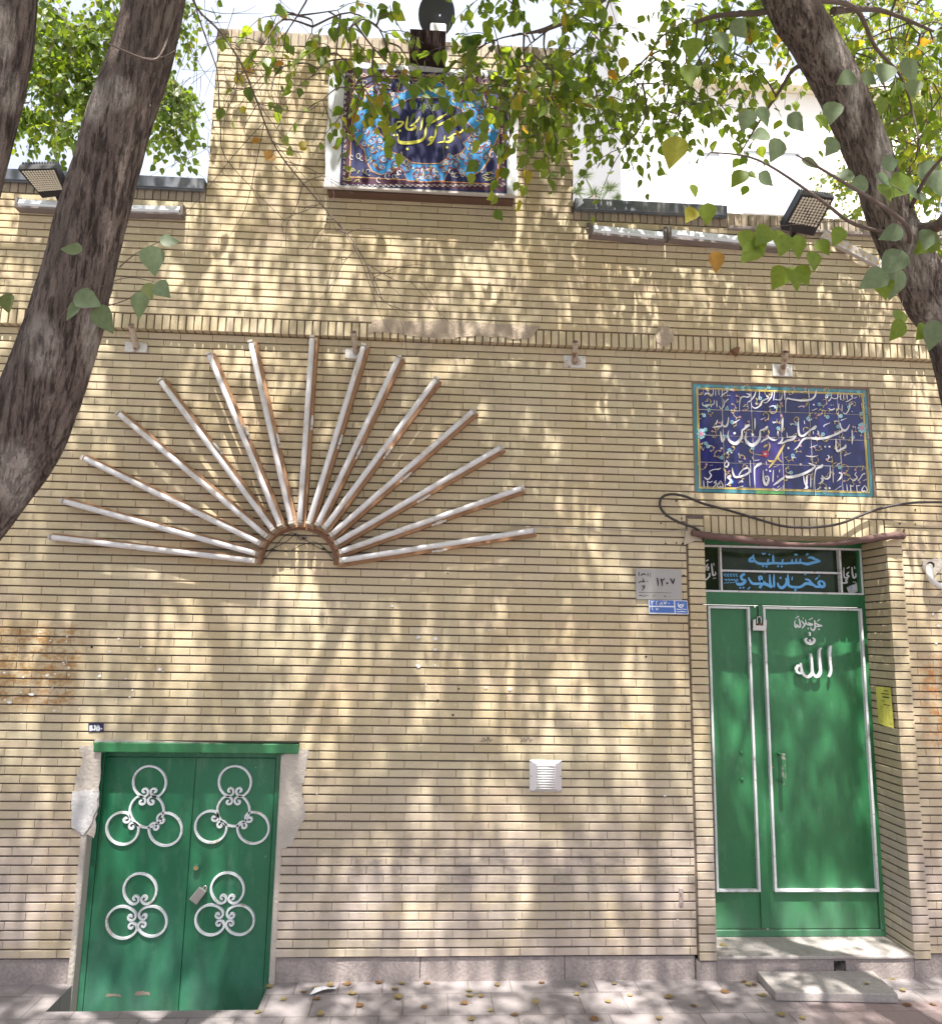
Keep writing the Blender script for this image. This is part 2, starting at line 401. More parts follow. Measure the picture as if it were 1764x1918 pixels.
courses(mb, F0, WX0, WX1, [.136+.05*k for k in range(75)], holes, .05)
# jambs of the main door: stacked header bricks, a hair proud of the wall
for (a, b) in ((DX0-JW, DX0), (DX1, DX1+JW)):
    z = .108
    FJ = lambda u, v, n: (u, -.010-n, v)
    k = 0
    while z < 2.655:
        brick(mb, FJ, a, b-.0, z+.004, z+.0465, dep=.03, jit=.002); z += .05; k += 1
for z in (2.66, 2.71):
    brick(mb, FJ, DX0-JW, DX0-.004, z+.004, z+.0465, dep=.03)
x = DX0
while x < DX1-.02:                              # soldier lintel, its bricks run back into the soffit
    t_ = random.random()
    brick(mb, F0, x+.004, min(x+.0465, DX1), 2.664+random.random()*.002, 2.782, dep=DY, tint=t_); x += .0504
# reveals of the main door
for FR, in ((lambda u, v, n: (DX1-n, u, v),), (lambda u, v, n: (DX0+n, u, v),)):
    courses(mb, FR, .0, DY+.02, [.136+.05*k-.03 for k in range(51)], [], .05, vj=.003)
backing(mb, WX0, WX1, .136, ZS, [(DX0-.014, DX1+.014, -1, 2.668), (CX0, CX1, -1, 1.331), (CX1-.002, -.738, 1.268, 1.331), (TX0, TX1, TZ0, TZ1)], .013, .34)
# left edge of the cellar door's wall down to its sill, and the string course
x = WX0
while x < WX1:
    FS = lambda u, v, n: (u, UP-n, v)
    brick(mb, FS, x+.0045, x+.0455, ZS+.001+random.random()*.002, ZST-.005, dep=.07, jit=.002); x += .0502
# upper wall
UPP = .04953
zs = [ZST+UPP*k for k in range(60)]
zl = [z for z in zs if z+UPP < PLZ+.03]; zr = [z for z in zs if z+UPP < PRZ+.02]; zt = [z for z in zs if z+UPP < TWZ-.09]
nl, nr = len(zl), len(zr)
courses(mb, FU, WX0, WX1, zt[:nl], [], UPP); courses(mb, FU, TWX0, WX1, zt[nl:nr], [], UPP); courses(mb, FU, TWX0, TWX1, zt[nr:], [], UPP)
tl, tr, tt = zl[-1]+UPP, zr[-1]+UPP, zt[-1]+UPP
backing(mb, WX0, TWX0, ZS+.004, tl+.09, [], UP+.014, .30); backing(mb, TWX1, WX1, ZS+.004, tr+.10, [], UP+.014, .30); backing(mb, TWX0, TWX1, ZS+.004, tt+.098, [], UP+.014, .34)
mb.build('brickwork', [M_BRICK, M_MORT], BLD, tint=True)
for (xa, xb, zb, h, nm) in ((WX0, TWX0-.003, tl, .10, 'parapet_soldier_course'), (TWX1+.003, WX1, tr, .105, 'parapet_soldier_course'), (TWX0-.012, TWX1+.012, tt, .105, 'parapet_soldier_course')):
    mb = MB(); x = xa
    while x < xb-.02:
        hh = h+(random.random()-.5)*.004
        brick(mb, FU, x+.0025, min(x+.048, xb), zb+.004, zb+hh, dep=.12, jit=.003); x += .0505
    o = mb.build(nm, [M_GREYB], BLD, tint=True)
# folded sheet-metal copings
M_COP = mat('grey painted sheet metal', (.115, .125, .15), .45, .3, var=.2, vscale=5, dirt=(.26, .26, .27), dscale=4)
for xa, xb, z in ((WX0, TWX0-.004, tl+.072), (TWX1+.004, 1.98, tr+.065)):
    mb = MB(); mb.box((xa, UP-.035, z), (xb, .33, z+.078), bev=.004); mb.box((xa, UP-.028, z-.012), (xb, UP-.018, z-.001))
    mb.build('metal_coping', M_COP, BLD)
mb = MB(); mb.box((1.984, UP-.028, tr-.022), (WX1, UP+.012, tr+.002), bev=.004); mb.build('stone_ledge', M_CEM, BLD)
mb = MB(); mb.box((WX0, .345, 4.35), (WX1, 4.2, 4.6)); mb.build('roof', mat('bitumen roof', (.12, .12, .12), .9), BLD)
# plinth
for xa, xb in ((WX0, CX0), (CX1, DX0-JW-.02), (DX1+JW, WX1)):
    mb = MB(); x = xa
    while x < xb-.05:
        xe = min(xb, x+.72+random.random()*.2)
        if xb-xe < .2: xe = xb
        mb.box((x+.0015, .012+random.random()*.002, -.42), (xe-.0015, .33, .131), bev=.003); x = xe
    if xb == WX1: mb.box((DX1, -.003, -.05), (DX1+JW-.002, .1, .104), bev=.003)
    if xa == CX1: mb.box((DX0-JW-.018, -.003, -.05), (DX0, .1, .104), bev=.003)
    mb.build('plinth', M_CEM, BLD)
# doorstep: marble sill over a cement riser with a drain hole
mb = MB()
mb.box((DX0+.002, -.012, .1155), (DX1-.002, DY+.05, .1335), bev=.004)
step = mb.build('doorstep', mat('worn marble', (.40, .365, .345), .75, var=.14, vscale=5, dirt=(.22, .19, .18), dscale=5, dlo=.45, dhi=.72, fine=.2, bump=.2), BLD)
mb = MB(); hx0, hx1, hz0, hz1 = 2.488, 2.562, .035, .104
for a, b in (((DX0+.001, 0, -.1), (hx0, .2, .114)), ((hx1, 0, -.1), (DX1-.001, .2, .114)), ((hx0, 0, -.1), (hx1, .2, hz0)), ((hx0, .16, hz0), (hx1, .2, .114)), ((hx0, 0, hz1), (hx1, .2, .114))):
    mb.box(a, b)
mb.tube([(hx0+.037, .005, .070), (hx0+.037, .15, .072)], .031, 14, cap=False)
mb.build('riser', M_CEM, step)
# loose stone slab lying on the pavement in front of the step
mb = MB()
sl_ = [ongr(1420, 1821, .052), ongr(1641, 1823, .052), ongr(1681, 1862, .052), ongr(1451, 1857, .052)]
yb_ = -.004; yf_ = (sl_[2][1]+sl_[3][1])/2
P4 = [(sl_[0][0], yb_), (sl_[1][0], yb_), (sl_[2][0], sl_[2][1]), (sl_[3][0], sl_[3][1])]
mb.hexa([(x, y, .002) for x, y in P4], [(x, y, .052) for x, y in P4])
o = mb.build('stone_slab', mat('worn marble', (.5, .47, .45)), None)
bv = o.modifiers.new('b', 'BEVEL'); bv.width = .006; bv.segments = 2
tag(o, 'pale worn stone slab lying on the pavement below the main doorstep', 'stone slab')

# ragged plaster left round the cellar door
def ragged(pts, amp, n=6):
    out = []
    for i in range(len(pts)):
        a, b = pts[i], pts[(i+1) % len(pts)]
        for k in range(n):
            u = k/n; out.append((a[0]+(b[0]-a[0])*u+(random.random()-.5)*amp*(k > 0), a[1]+(b[1]-a[1])*u+(random.random()-.5)*amp*(k > 0)))
    return out
def plate(mb, px, y0, y1, amp=.012, n=6, mi=0):
    pl = [(lambda q: (q[0], q[2]))(at(*p)) for p in px]
    pl = ragged(pl, amp, n)
    mb.prism(pl, y0, y1, mi)
mb = MB()
plate(mb, [(190, 1395), (150, 1398), (156, 1425), (142, 1465), (138, 1545), (150, 1566), (167, 1562), (176, 1570), (186, 1500)], -.0, -.0045, .012, 8)
plate(mb, [(530, 1416), (562, 1400), (578, 1404), (574, 1450), (566, 1470), (572, 1530), (556, 1560), (545, 1585), (521, 1592)], -.0, -.0045, .012, 8)
plate(mb, [(178, 1392), (560, 1399), (560, 1396), (178, 1384)], .02, -.003, .004)
mb.build('plaster_patch', M_PLAST, BLD)
mb = MB()
plate(mb, [(137, 1482), (186, 1480), (184, 1512), (172, 1545), (158, 1563), (136, 1548)], -.0055, -.0115, .008)
mb.build('plaster_patch', mat('white lime filler', (.50, .485, .48), .9, bump=1.0, bscale=30, var=.1), BLD)
# reveals of the cellar door, down into the sunken bay
for s, xx in ((-1, CX0), (1, CX1)):
    mb = MB()
    a, b = (xx-.03, xx+.004) if s < 0 else (xx-.004, xx+.03)
    mb.box((a, -.004, -.21), (b, CY+.05, CZ1), bev=.006)
    mb.build('door_reveal', M_PLAST, BLD)
mb = MB(); plate(mb, [(700, 604), (860, 606), (1010, 617), (985, 640), (900, 634), (820, 640), (735, 628), (690, 630)], UP+.004, UP-.004, .02)
M_SMEAR = mat('smeared cement', (.34, .275, .21), .9, bump=.9, bscale=40, var=.25, vscale=14)
mb.build('cement_smear', M_SMEAR, BLD); mb = MB()
plate(mb, [(1228, 618), (1246, 616), (1257, 628), (1256, 645), (1240, 655), (1226, 646), (1222, 630)], UP+.004, UP-.003, .006)
mb.build('cement_smear', M_SMEAR, BLD)
# flecks of old paint and paper glue, drill holes
mb = MB()
def fleck(px, py, s, y=0):
    x, _, z = at(px, py, y); k = random.randint(5, 8)
    mb.face([(x+s*(.4+.6*random.random())*math.cos(6.283*i/k)*1.5, y-.0045-random.random()*.0004, z+s*(.4+.6*random.random())*math.sin(6.283*i/k)) for i in range(k)])
for p in [(702, 468), (783, 1194), (815, 1196), (815, 1216), (783, 1247), (815, 1246), (735, 1135), (700, 1160), (910, 1288), (955, 1290), (915, 1180), (10, 1260), (45, 1268), (90, 1265), (130, 1250), (60, 1300), (20, 1315), (95, 1200), (188, 1266), (300, 1254), (1745, 1150), (1755, 1172), (1752, 1205), (1190, 1232), (1262, 1128), (1245, 1490), (1690, 1120)]:
    fleck(*p, random.uniform(.006, .016))
for _ in range(60): fleck(random.uniform(560, 1300), random.uniform(1080, 1760), random.uniform(.002, .005))
for _ in range(30): fleck(random.uniform(0, 330), random.uniform(1180, 1340), random.uniform(.003, .008))
mb.build('paint_fleck', mat('old white paint', (.62, .60, .58), .8), BLD)['kind'] = 'stuff'
mb = MB()
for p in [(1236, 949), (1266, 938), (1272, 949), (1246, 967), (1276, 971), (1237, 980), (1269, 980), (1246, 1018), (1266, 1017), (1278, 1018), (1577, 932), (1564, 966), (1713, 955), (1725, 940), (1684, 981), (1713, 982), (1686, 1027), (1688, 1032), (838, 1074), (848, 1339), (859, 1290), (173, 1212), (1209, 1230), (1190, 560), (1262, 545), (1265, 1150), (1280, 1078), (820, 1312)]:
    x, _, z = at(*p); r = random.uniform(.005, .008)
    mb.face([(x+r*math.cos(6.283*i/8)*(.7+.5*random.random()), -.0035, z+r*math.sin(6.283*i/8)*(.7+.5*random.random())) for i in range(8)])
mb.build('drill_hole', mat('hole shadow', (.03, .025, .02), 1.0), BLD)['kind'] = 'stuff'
mb = MB()
for k in range(2):
    ox = 1160+k*360
    ink(mb, [[(ox, 1665, 5), (ox+20, 1640, 5), (ox+35, 1670, 5), (ox+60, 1635, 5), (ox+75, 1670, 5), (ox+95, 1650, 5)], [(ox-20, 1672, 4), (ox+30, 1668, 4)], [(ox+40, 1625, 4), (ox+55, 1615, 4)]], (660, 1040, 4.793), -.004, .0006)
mb.build('pencil_scribble', mat('pencil', (.12, .10, .09), .8), BLD)
# ------------------------------------------------------------------ green metal doors
def paint_mat(name, col, rough=.38, dust=(.16, .26, .21), chips=True):
    m, t, b, P = base_mat(name)
    c = _mix(t, _noise(t, P, 3, 4), tuple(x*.88 for x in col), tuple(x*1.12 for x in col))
    sep = _n(t, 'ShaderNodeSeparateXYZ'); t.links.new(P, sep.inputs[0])
    mr = _n(t, 'ShaderNodeMapRange'); mr.inputs[1].default_value = .55; mr.inputs[2].default_value = -.1; t.links.new(sep.outputs[2], mr.inputs[0])
    c = _mix(t, _math(t, 'MULTIPLY', _math(t, 'MULTIPLY', mr.outputs[0], .6), _noise(t, P, 5, 5, .6, .3, .65, (1, 1, .5))), c, dust)   # splashed dust near the ground
    c = _mix(t, _math(t, 'MULTIPLY', _noise(t, P, 9, 6, .7, .54, .72, (1.6, 1, .5)), .5), c, (.10, .22, .14))
    c = _mix(t, _math(t, 'MULTIPLY', _noise(t, P, 2.1, 5, .7, .50, .70, (1, 1, .6)), .45), c, (.018, .085, .04))
    if chips:
        c = _mix(t, _noise(t, P, 55, 3, .7, .735, .75), c, (.34, .38, .34))
        c = _mix(t, _noise(t, P, 30, 4, .8, .77, .78), c, (.035, .03, .025))
    t.links.new(c, b.inputs['Base Color']); b.inputs['Roughness'].default_value = rough; b.inputs['Specular IOR Level'].default_value = .45
    bp = _n(t, 'ShaderNodeBump'); bp.inputs['Strength'].default_value = .30; bp.inputs['Distance'].default_value = .012
    t.links.new(_math(t, 'ADD', _noise(t, P, 6, 3), _math(t, 'MULTIPLY', _noise(t, P, 60, 3, stretch=(2, 1, .35)), .10)), bp.inputs['Height']); t.links.new(bp.outputs[0], b.inputs['Normal'])
    return m
M_GREEN = paint_mat('green gloss paint', (.026, .150, .056))
M_GREENC = paint_mat('bluish green gloss paint', (.014, .13, .060), dust=(.10, .24, .19))
M_WHITE = mat('white gloss paint', (.62, .64, .66), .5, var=.06, dirt=(.36, .31, .25), dscale=18, dlo=.56, dhi=.70)
M_DARK = mat('dark gap', (.012, .014, .012), .8)
M_STEEL = mat('brushed steel', (.52, .50, .48), .35, .9, var=.1, vscale=30)
M_BLACKP = mat('black glass paint', (.008, .009, .008), .15)

# main door: frame, two leaves, transom
mb = MB()
fx0, fx1, fz0, fz1 = DX0+.015, 3.026, .134, DZ1
mb.box((fx0, DY, fz0), (fx1+.1, DY+.05, fz0+.04), bev=.003)
mb.box((fx1-.070, DY-.004, fz0+.04), (fx1, DY+.05, 2.62), bev=.003)
mb.box((fx0-.06, DY-.004, fz0+.04), (fx0+.035, DY+.05, 2.62), bev=.003)
mb.box((fx0, DY-.006, 2.222), (fx1-.072, DY+.05, 2.315), bev=.004)
mb.box((fx0, DY-.004, 2.622), (fx1, DY+.05, 2.70), bev=.003)
mb.box((2.235, DY-.012, 2.06), (2.262, DY-.006, 2.222))
mb.build('main_door_frame', M_GREEN, BLD)
def w(px, py, y=DY): return at(px, py, y)
LX = [fx0+.037, 2.2215, 2.258, fx1-.072]
mb = MB(); mb.box((LX[0], DY+.012, .178), (LX[1], DY+.045, 2.219), bev=.003)
mb.box((LX[1]-.045, DY-.002, .185), (LX[1]+.012, DY+.012, 2.205), bev=.002)
leafA = mb.build('main_door_leaf', M_GREEN, BLD); leafA['label'] = 'narrow fixed green leaf with a white bordered panel'
mb = MB(); mb.box((LX[1]+.014, DY+.010, .178), (LX[3]-.002, DY+.045, 2.219), bev=.003)
leafB = mb.build('main_door_leaf', M_GREEN, BLD); leafB['label'] = 'wide green leaf with handle and raised white lettering'
def border(c, parent):
    mb = MB(); P_ = [w(*p) for p in c]
    xs = (P_[0][0]+P_[3][0])/2, (P_[1][0]+P_[2][0])/2; zs_ = (P_[2][2]+P_[3][2])/2, (P_[0][2]+P_[1][2])/2
    h = .0078; y0, y1 = DY-.020, DY+.012
    mb.box((xs[0]-h, y0, zs_[0]-h), (xs[0]+h, y1, zs_[1]+h), bev=.003); mb.box((xs[1]-h, y0, zs_[0]-h), (xs[1]+h, y1, zs_[1]+h), bev=.003)
    mb.box((xs[0]+h, y0+.001, zs_[0]-h), (xs[1]-h, y1, zs_[0]+h), bev=.003); mb.box((xs[0]+h, y0+.001, zs_[1]-h), (xs[1]-h, y1, zs_[1]+h), bev=.003)
    mb.build('panel_border', M_WHITE, parent)
border([(1325, 1137), (1397, 1138.5), (1422.5, 1667), (1342.5, 1667)], leafA)
border([(1425.5, 1139), (1607, 1141.5), (1643.5, 1667), (1453.5, 1667)], leafB)
mb = MB(); p0, p1 = w(1455, 1409), w(1470, 1467); hx = (p0[0]+p1[0])/2-.012
mb.box((hx-.014, DY-.068, p1[2]), (hx+.014, DY-.054, p0[2]), bev=.004)
for z in (p1[2]+.012, p0[2]-.012): mb.box((hx-.009, DY-.0545, z-.009), (hx+.009, DY+.012, z+.009), bev=.002)
mb.build('handle', mat('worn green iron', (.03, .15, .06), .5, dirt=(.30, .27, .24), dscale=25, dlo=.5, dhi=.6), leafB)
mb = MB(); p = w(1444, 1437); mb.tube([(p[0], DY+.011, p[2]), (p[0], DY-.006, p[2])], .0085, 14); mb.tube([(p[0], DY-.006, p[2]), (p[0], DY-.0072, p[2])], .0035, 8)
mb.build('lock_cylinder', mat('dull brass', (.40, .29, .14), .4, .7), leafB)
mb = MB()
for q in ((1389, 1410), (1390, 1460)):
    p = w(*q); mb.tube([(p[0], DY+.012, p[2]), (p[0], DY+.004, p[2]), (p[0], DY+.002, p[2])], [.011, .011, .006], 10)
mb.build('bolt_head', M_GREEN, leafA)
mb = MB(); C = (1460, 1140, 12.783); yb = DY-.012
ink(mb, [[(1200, 885, 30), (1175, 960, 62), (1165, 1100, 60), (1180, 1300, 58), (1195, 1450, 54), (1180, 1560, 46), (1145, 1635, 30)],
         [(965, 935, 24), (925, 1000, 46), (920, 1150, 54), (935, 1350, 62), (945, 1500, 62), (915, 1590, 62), (850, 1625, 62), (790, 1590, 60), (755, 1520, 58), (745, 1400, 52), (735, 1250, 52), (725, 1150, 50), (715, 1070, 26)],
         [(752, 1500, 50), (730, 1580, 56), (680, 1625, 60), (610, 1625, 60), (540, 1570, 60), (500, 1480, 58), (485, 1380, 46), (478, 1300, 26)],
         [(490, 1370, 40), (420, 1370, 58), (372, 1440, 58), (390, 1510, 56), (450, 1540, 56), (500, 1530, 50)]], C, yb, .016, per=6)
ink(mb, [[(630, 705, 22), (592, 735, 46), (610, 800, 56), (690, 840, 62), (770, 810, 56), (805, 750, 46), (760, 700, 22)], [(695, 735, 30), (697, 780, 40), (697, 820, 40)], [(680, 560, 18), (695, 600, 30), (690, 650, 22)]], C, yb, .016, per=6)
for o in (mb.build('raised_lettering', M_WHITE, leafB),):
    pass
mb = MB()      # stand-offs between letters and sheet
for q in ((1170, 1250), (940, 1500), (740, 1400), (620, 1630), (420, 1370), (690, 840)):
    p = at(C[0]+q[0]/C[2], C[1]+q[1]/C[2], DY); mb.tube([(p[0], DY+.010, p[2]), (p[0], DY-.012, p[2])], .004, 6)
mb.build('letter_pin', M_DARK, leafB)
mb = MB()
ink(mb, [[(820, 270, 20), (835, 350, 40), (835, 460, 40), (790, 520, 40), (740, 480, 30), (735, 430, 14)], [(850, 340, 24), (900, 380, 34), (960, 400, 34), (1010, 410, 30)], [(1010, 412, 30), (930, 420, 30), (860, 425, 30), (835, 400, 26)], [(880, 310, 14), (955, 250, 22)],
         [(660, 330, 16), (700, 350, 34), (790, 380, 34)], [(790, 385, 32), (710, 390, 40), (640, 370, 30), (620, 330, 28), (605, 255, 18)], [(680, 275, 14), (785, 220, 22)], [(615, 340, 26), (580, 410, 34), (520, 470, 28)], [(505, 280, 16), (560, 350, 34), (590, 400, 26)], [(545, 210, 20), (555, 250, 16)],
         [(445, 225, 16), (475, 330, 34), (480, 420, 40), (440, 440, 30), (420, 400, 26), (400, 380, 22)], [(350, 300, 16), (355, 400, 36), (375, 450, 32), (400, 420, 30), (395, 370, 18)], [(365, 235, 14), (455, 175, 22)], [(375, 275, 16), (350, 320, 12)]], C, DY+.010, .0015, dots=[(675, 475, 36), (935, 495, 40)])
mb.build('painted_lettering', M_WHITE, leafB)

# transom window over the door
M_GLASS = mat('glass with painted reflection', (.018, .030, .014), .10, spec=.22, var=.5, vscale=9, dirt=(.03, .05, .018), dscale=14, dlo=.45, dhi=.7)  # dark green mottle paints the reflected foliage into the glass colour
mb = MB(); mb.face([(fx0, DY+.032, 2.31), (fx1-.03, DY+.032, 2.31), (fx1-.03, DY+.032, 2.63), (fx0, DY+.032, 2.63)])
trw = mb.build('transom_window', M_GLASS, BLD)
mb = MB(); h = .0065
zT, zB, zM = 2.6185, 2.312, 2.452; xa, xb, x1, x2 = DX0+.06, 2.972, w(1349, 1066)[0], w(1573, 1071)[0]
for a, b in (((xa, zT-h), (xb+h, zT+h)), ((xa, zB-h), (xb+h, zB+h))): mb.box((a[0], DY-.012, a[1]), (b[0], DY+.03, b[1]), bev=.002)
for x in (x1, x2, xb): mb.box((x-h, DY-.011, zB+h), (x+h, DY+.03, zT-h), bev=.002)
mb.box((x1+h, DY-.011, zM-h), (x2-h, DY+.03, zM+h), bev=.002)
mb.build('glazing_bar', M_WHITE, trw)
mb = MB(); C = (1300, 1010, 5.188); yg = DY+.030
ink(mb, [[(1221, 216, 14), (1160, 226, 24), (1100, 240, 28), (1060, 235, 24), (1020, 224, 20)], [(1098, 182, 10), (1135, 178, 24), (1170, 195, 26), (1222, 216, 20)], [(1028, 185, 14), (1024, 226, 22)], [(988, 188, 14), (985, 228, 22)], [(948, 192, 14), (945, 230, 22)],
         [(1040, 230, 22), (940, 232, 22), (850, 236, 22), (760, 232, 22), (700, 240, 24), (625, 235, 26), (585, 210, 22), (572, 175, 16), (572, 148, 10)], [(858, 192, 14), (850, 234, 20)], [(762, 150, 18), (766, 230, 24)], [(716, 190, 14), (710, 234, 20)],
         [(575, 165, 18), (540, 192, 24), (535, 212, 22), (580, 214, 22)], [(655, 132, 10), (668, 148, 12), (680, 135, 10), (690, 148, 10)], [(1085, 158, 12), (1095, 142, 16), (1105, 150, 10)], [(970, 155, 14), (985, 148, 18), (1002, 155, 10)]],
    C, yg, .001, dots=[(665, 262, 20), (700, 266, 20), (812, 262, 20), (848, 264, 20), (728, 148, 18)])
ink(mb, [[(1225, 402, 20), (1205, 425, 28), (1230, 462, 28), (1258, 455, 26), (1258, 425, 24), (1228, 402, 16)], [(1225, 460, 24), (1180, 460, 24), (1140, 432, 24), (1110, 398, 22), (1070, 388, 14)], [(1150, 445, 24), (1085, 430, 28), (1030, 462, 24), (975, 466, 24), (918, 452, 24), (908, 400, 24), (905, 338, 14)],
         [(950, 362, 10), (945, 398, 14)], [(886, 375, 14), (892, 430, 26), (850, 472, 28), (815, 452, 24), (808, 420, 14)], [(770, 338, 14), (772, 468, 24)], [(728, 338, 14), (735, 430, 24), (755, 465, 20)], [(755, 468, 26), (700, 440, 30), (655, 430, 26)], [(690, 425, 20), (640, 400, 24), (625, 370, 18), (650, 365, 18), (650, 440, 26), (630, 475, 24)],
         [(645, 430, 22), (570, 432, 24), (540, 405, 20), (522, 368, 12)], [(515, 490, 12), (540, 462, 12)], [(490, 335, 24), (455, 358, 26), (462, 392, 22), (492, 402, 24), (470, 432, 28), (420, 436, 26), (398, 400, 12)], [(1170, 395, 10), (1200, 370, 16)], [(1065, 345, 16), (1085, 335, 16)], [(1205, 360, 18), (1215, 352, 12)], [(670, 330, 14), (700, 318, 10)]],
    C, yg, .001, dots=[(980, 494, 26), (835, 375, 22), (445, 472, 20), (476, 470, 20)])
for k in range(5):
    x0 = 285+k*28; ink(mb, [[(x0, 335, 7), (x0+8, 355, 7), (x0+22, 362, 7)], [(x0+5, 400, 7), (x0+18, 388, 7), (x0+26, 408, 7)], [(x0+2, 430-k*3, 6), (x0+22, 420, 6)], [(x0+14, 330, 6), (x0+16, 350, 6)]], C, yg, .001)
mb.build('blue_lettering', mat('sky blue lettering', (.13, .40, .74), .5, var=.06), trw)
mb = MB()
ink(mb, [[(1528, 270, 10), (1532, 330, 16), (1545, 375, 18), (1566, 360, 14), (1562, 330, 10)], [(1552, 262, 8), (1556, 290, 10)], [(1498, 318, 12), (1478, 345, 16), (1500, 360, 14), (1470, 375, 16), (1452, 360, 14), (1450, 270, 8)], [(1490, 385, 14), (1468, 400, 16), (1482, 420, 16), (1440, 425, 14), (1430, 402, 8)], [(1478, 285, 8), (1505, 268, 10)]], C, yg, .001, dots=[(1545, 415, 11), (1562, 418, 11)])
ink(mb, [[(165, 235, 10), (172, 300, 15), (180, 350, 16), (205, 340, 12), (200, 315, 8)], [(185, 230, 8), (190, 258, 9)], [(140, 330, 10), (145, 360, 14), (105, 400, 12)], [(130, 240, 10), (110, 280, 16), (130, 300, 14), (135, 270, 12), (100, 300, 12)], [(100, 235, 8), (98, 320, 12)], [(110, 215, 8), (135, 200, 10)]], C, yg, .001, dots=[(185, 380, 11), (203, 378, 11), (150, 335, 9)])
mb.build('white_lettering', M_WHITE, trw)
mb = MB(); P_ = [at(1300+x/5.188, 1010+y/5.188, DY+.0295) for x, y in ((1476, 468), (1590, 420), (1610, 498), (1505, 540))]
mb.face(P_); mb.build('sticker', mat('paper sticker', (.55, .55, .55), .7, dirt=(.25, .33, .45), dscale=60, dlo=.55, dhi=.6), trw)

# cellar double door
mb = MB()
p = at(177, 1388, -.02), at(560, 1397, -.02); 
mb.box((p[0][0], -.024, 1.272), (-.738, .05, 1.327), bev=.004)
for k in range(14): 
    x = random.uniform(p[0][0]+.01, -.75); mb.tube([(x, -.0235, 1.272), (x, -.022, 1.272-random.uniform(.004, .016))], [.004, .001], 5)
mb.build('door_lintel', M_GREEN, BLD)
cz0 = -.204
mb = MB()
mb.box((CX0, CY, cz0), (CX0+.036, CY+.05, 1.268), bev=.003); mb.box((CX1-.045, CY, cz0), (CX1, CY+.05, 1.268), bev=.003); mb.box((CX0+.036, CY, 1.232), (CX1-.045, CY+.05, 1.268), bev=.003)
mb.build('cellar_door_frame', M_GREENC, BLD)
MX = -1.3615
leaves = []
for a, b in ((CX0+.038, MX-.0015), (MX+.0015, CX1-.047)):
    mb = MB(); mb.box((a, CY+.004, cz0+.01), (b, CY+.045, 1.229), bev=.003)
    leaves.append(mb.build('cellar_door_leaf', M_GREENC, BLD))
leaves[0]['label'] = 'left cellar door leaf with chipped paint at its foot'; leaves[1]['label'] = 'right cellar door leaf with a lock'
def cscroll(cx, cy, R, ang, half=36, C=(100, 1340, 3.267)):
    """C-scroll read off the photo: ring of radius R (crop px) open towards ang, both ends curling inwards"""
    def end(sgn):
        a0 = math.radians(ang)+sgn*math.radians(half)
        x, y = cx+R*math.cos(a0), cy-R*math.sin(a0)
        # heading along the ring towards the opening, then ever tighter the same way
        hd = a0-sgn*math.pi/2; pts = []
        r = R*.40; turned = 0
        while turned < math.radians(410):
            d = math.radians(10); hd -= sgn*d; turned += d; x += r*d*math.cos(hd); y -= r*d*math.sin(hd); pts.append((x, y)); r = max(R*.085, r*.957)
        return pts
    e1, e2 = end(1), end(-1)
    ring = [(cx+R*math.cos(math.radians(ang+half+k*(360-2*half)/56)), cy-R*math.sin(math.radians(ang+half+k*(360-2*half)/56))) for k in range(57)]
    return [(lambda q: (q[0], CY+.004, q[2]))(at(C[0]+x/C[2], C[1]+y/C[2], CY-.004)) for x, y in list(reversed(e1))+ring+e2]
def ornament(scrolls, parent, label):
    mb = MB()
    for s_ in scrolls: mb.bar(cscroll(*s_), .0138, .014)
    o = mb.build('scroll_ornament', M_WHITE, parent); o['label'] = label; return o
ornament([(590, 410, 100, -90), (573, 583, 103, 90), (425, 692, 98, 40), (686, 697, 100, 140)], leaves[0], 'white wrought scroll ornament of four rings')
ornament([(1112, 408, 98, -90), (1103, 580, 98, 90), (965, 682, 96, 40), (1223, 688, 96, 140)], leaves[1], 'white wrought scroll ornament of four rings')
ornament([(532, 1068, 100, -90), (425, 1267, 98, 5), (602, 1260, 92, 175)], leaves[0], 'white wrought scroll ornament of three rings')
ornament([(1066, 1063, 100, -90), (963, 1252, 92, 5), (1138, 1252, 90, 175)], leaves[1], 'white wrought scroll ornament of three rings')
mb = MB(); p = at(369, 1624, CY); mb.tube([(p[0], CY+.004, p[2]), (p[0], CY-.018, p[2])], .019, 16); o = mb.build('lock_cylinder', mat('green lock boss', (.03, .13, .08), .4), leaves[1])
mb = MB(); mb.tube([(p[0], CY-.018, p[2]), (p[0], CY-.021, p[2])], .013, 14); mb.build('keyhole', mat('dull brass', (.4, .29, .14), .4, .7), o)
mb = MB()
mb.box((LX[1]-.0, DY-.03, 2.06), (LX[1]+.03, DY-.012, 2.10), bev=.003)
mb.build('hasp', mat('rusty iron', (.16, .08, .045), .7, var=.3, vscale=30), leafB)
for xx in (CX0+.2, CX0+.36):
    mb = MB(); z = -.075-.02*random.random()
    pl = ragged([(xx-.045, z-.006), (xx+.05, z-.012), (xx+.04, z+.008), (xx-.03, z+.011)], .012, 4); mb.prism(pl, CY+.0038, CY+.0030)
    mb.build('paint_chip', mat('bare primer', (.27, .22, .18), .9), leaves[0])

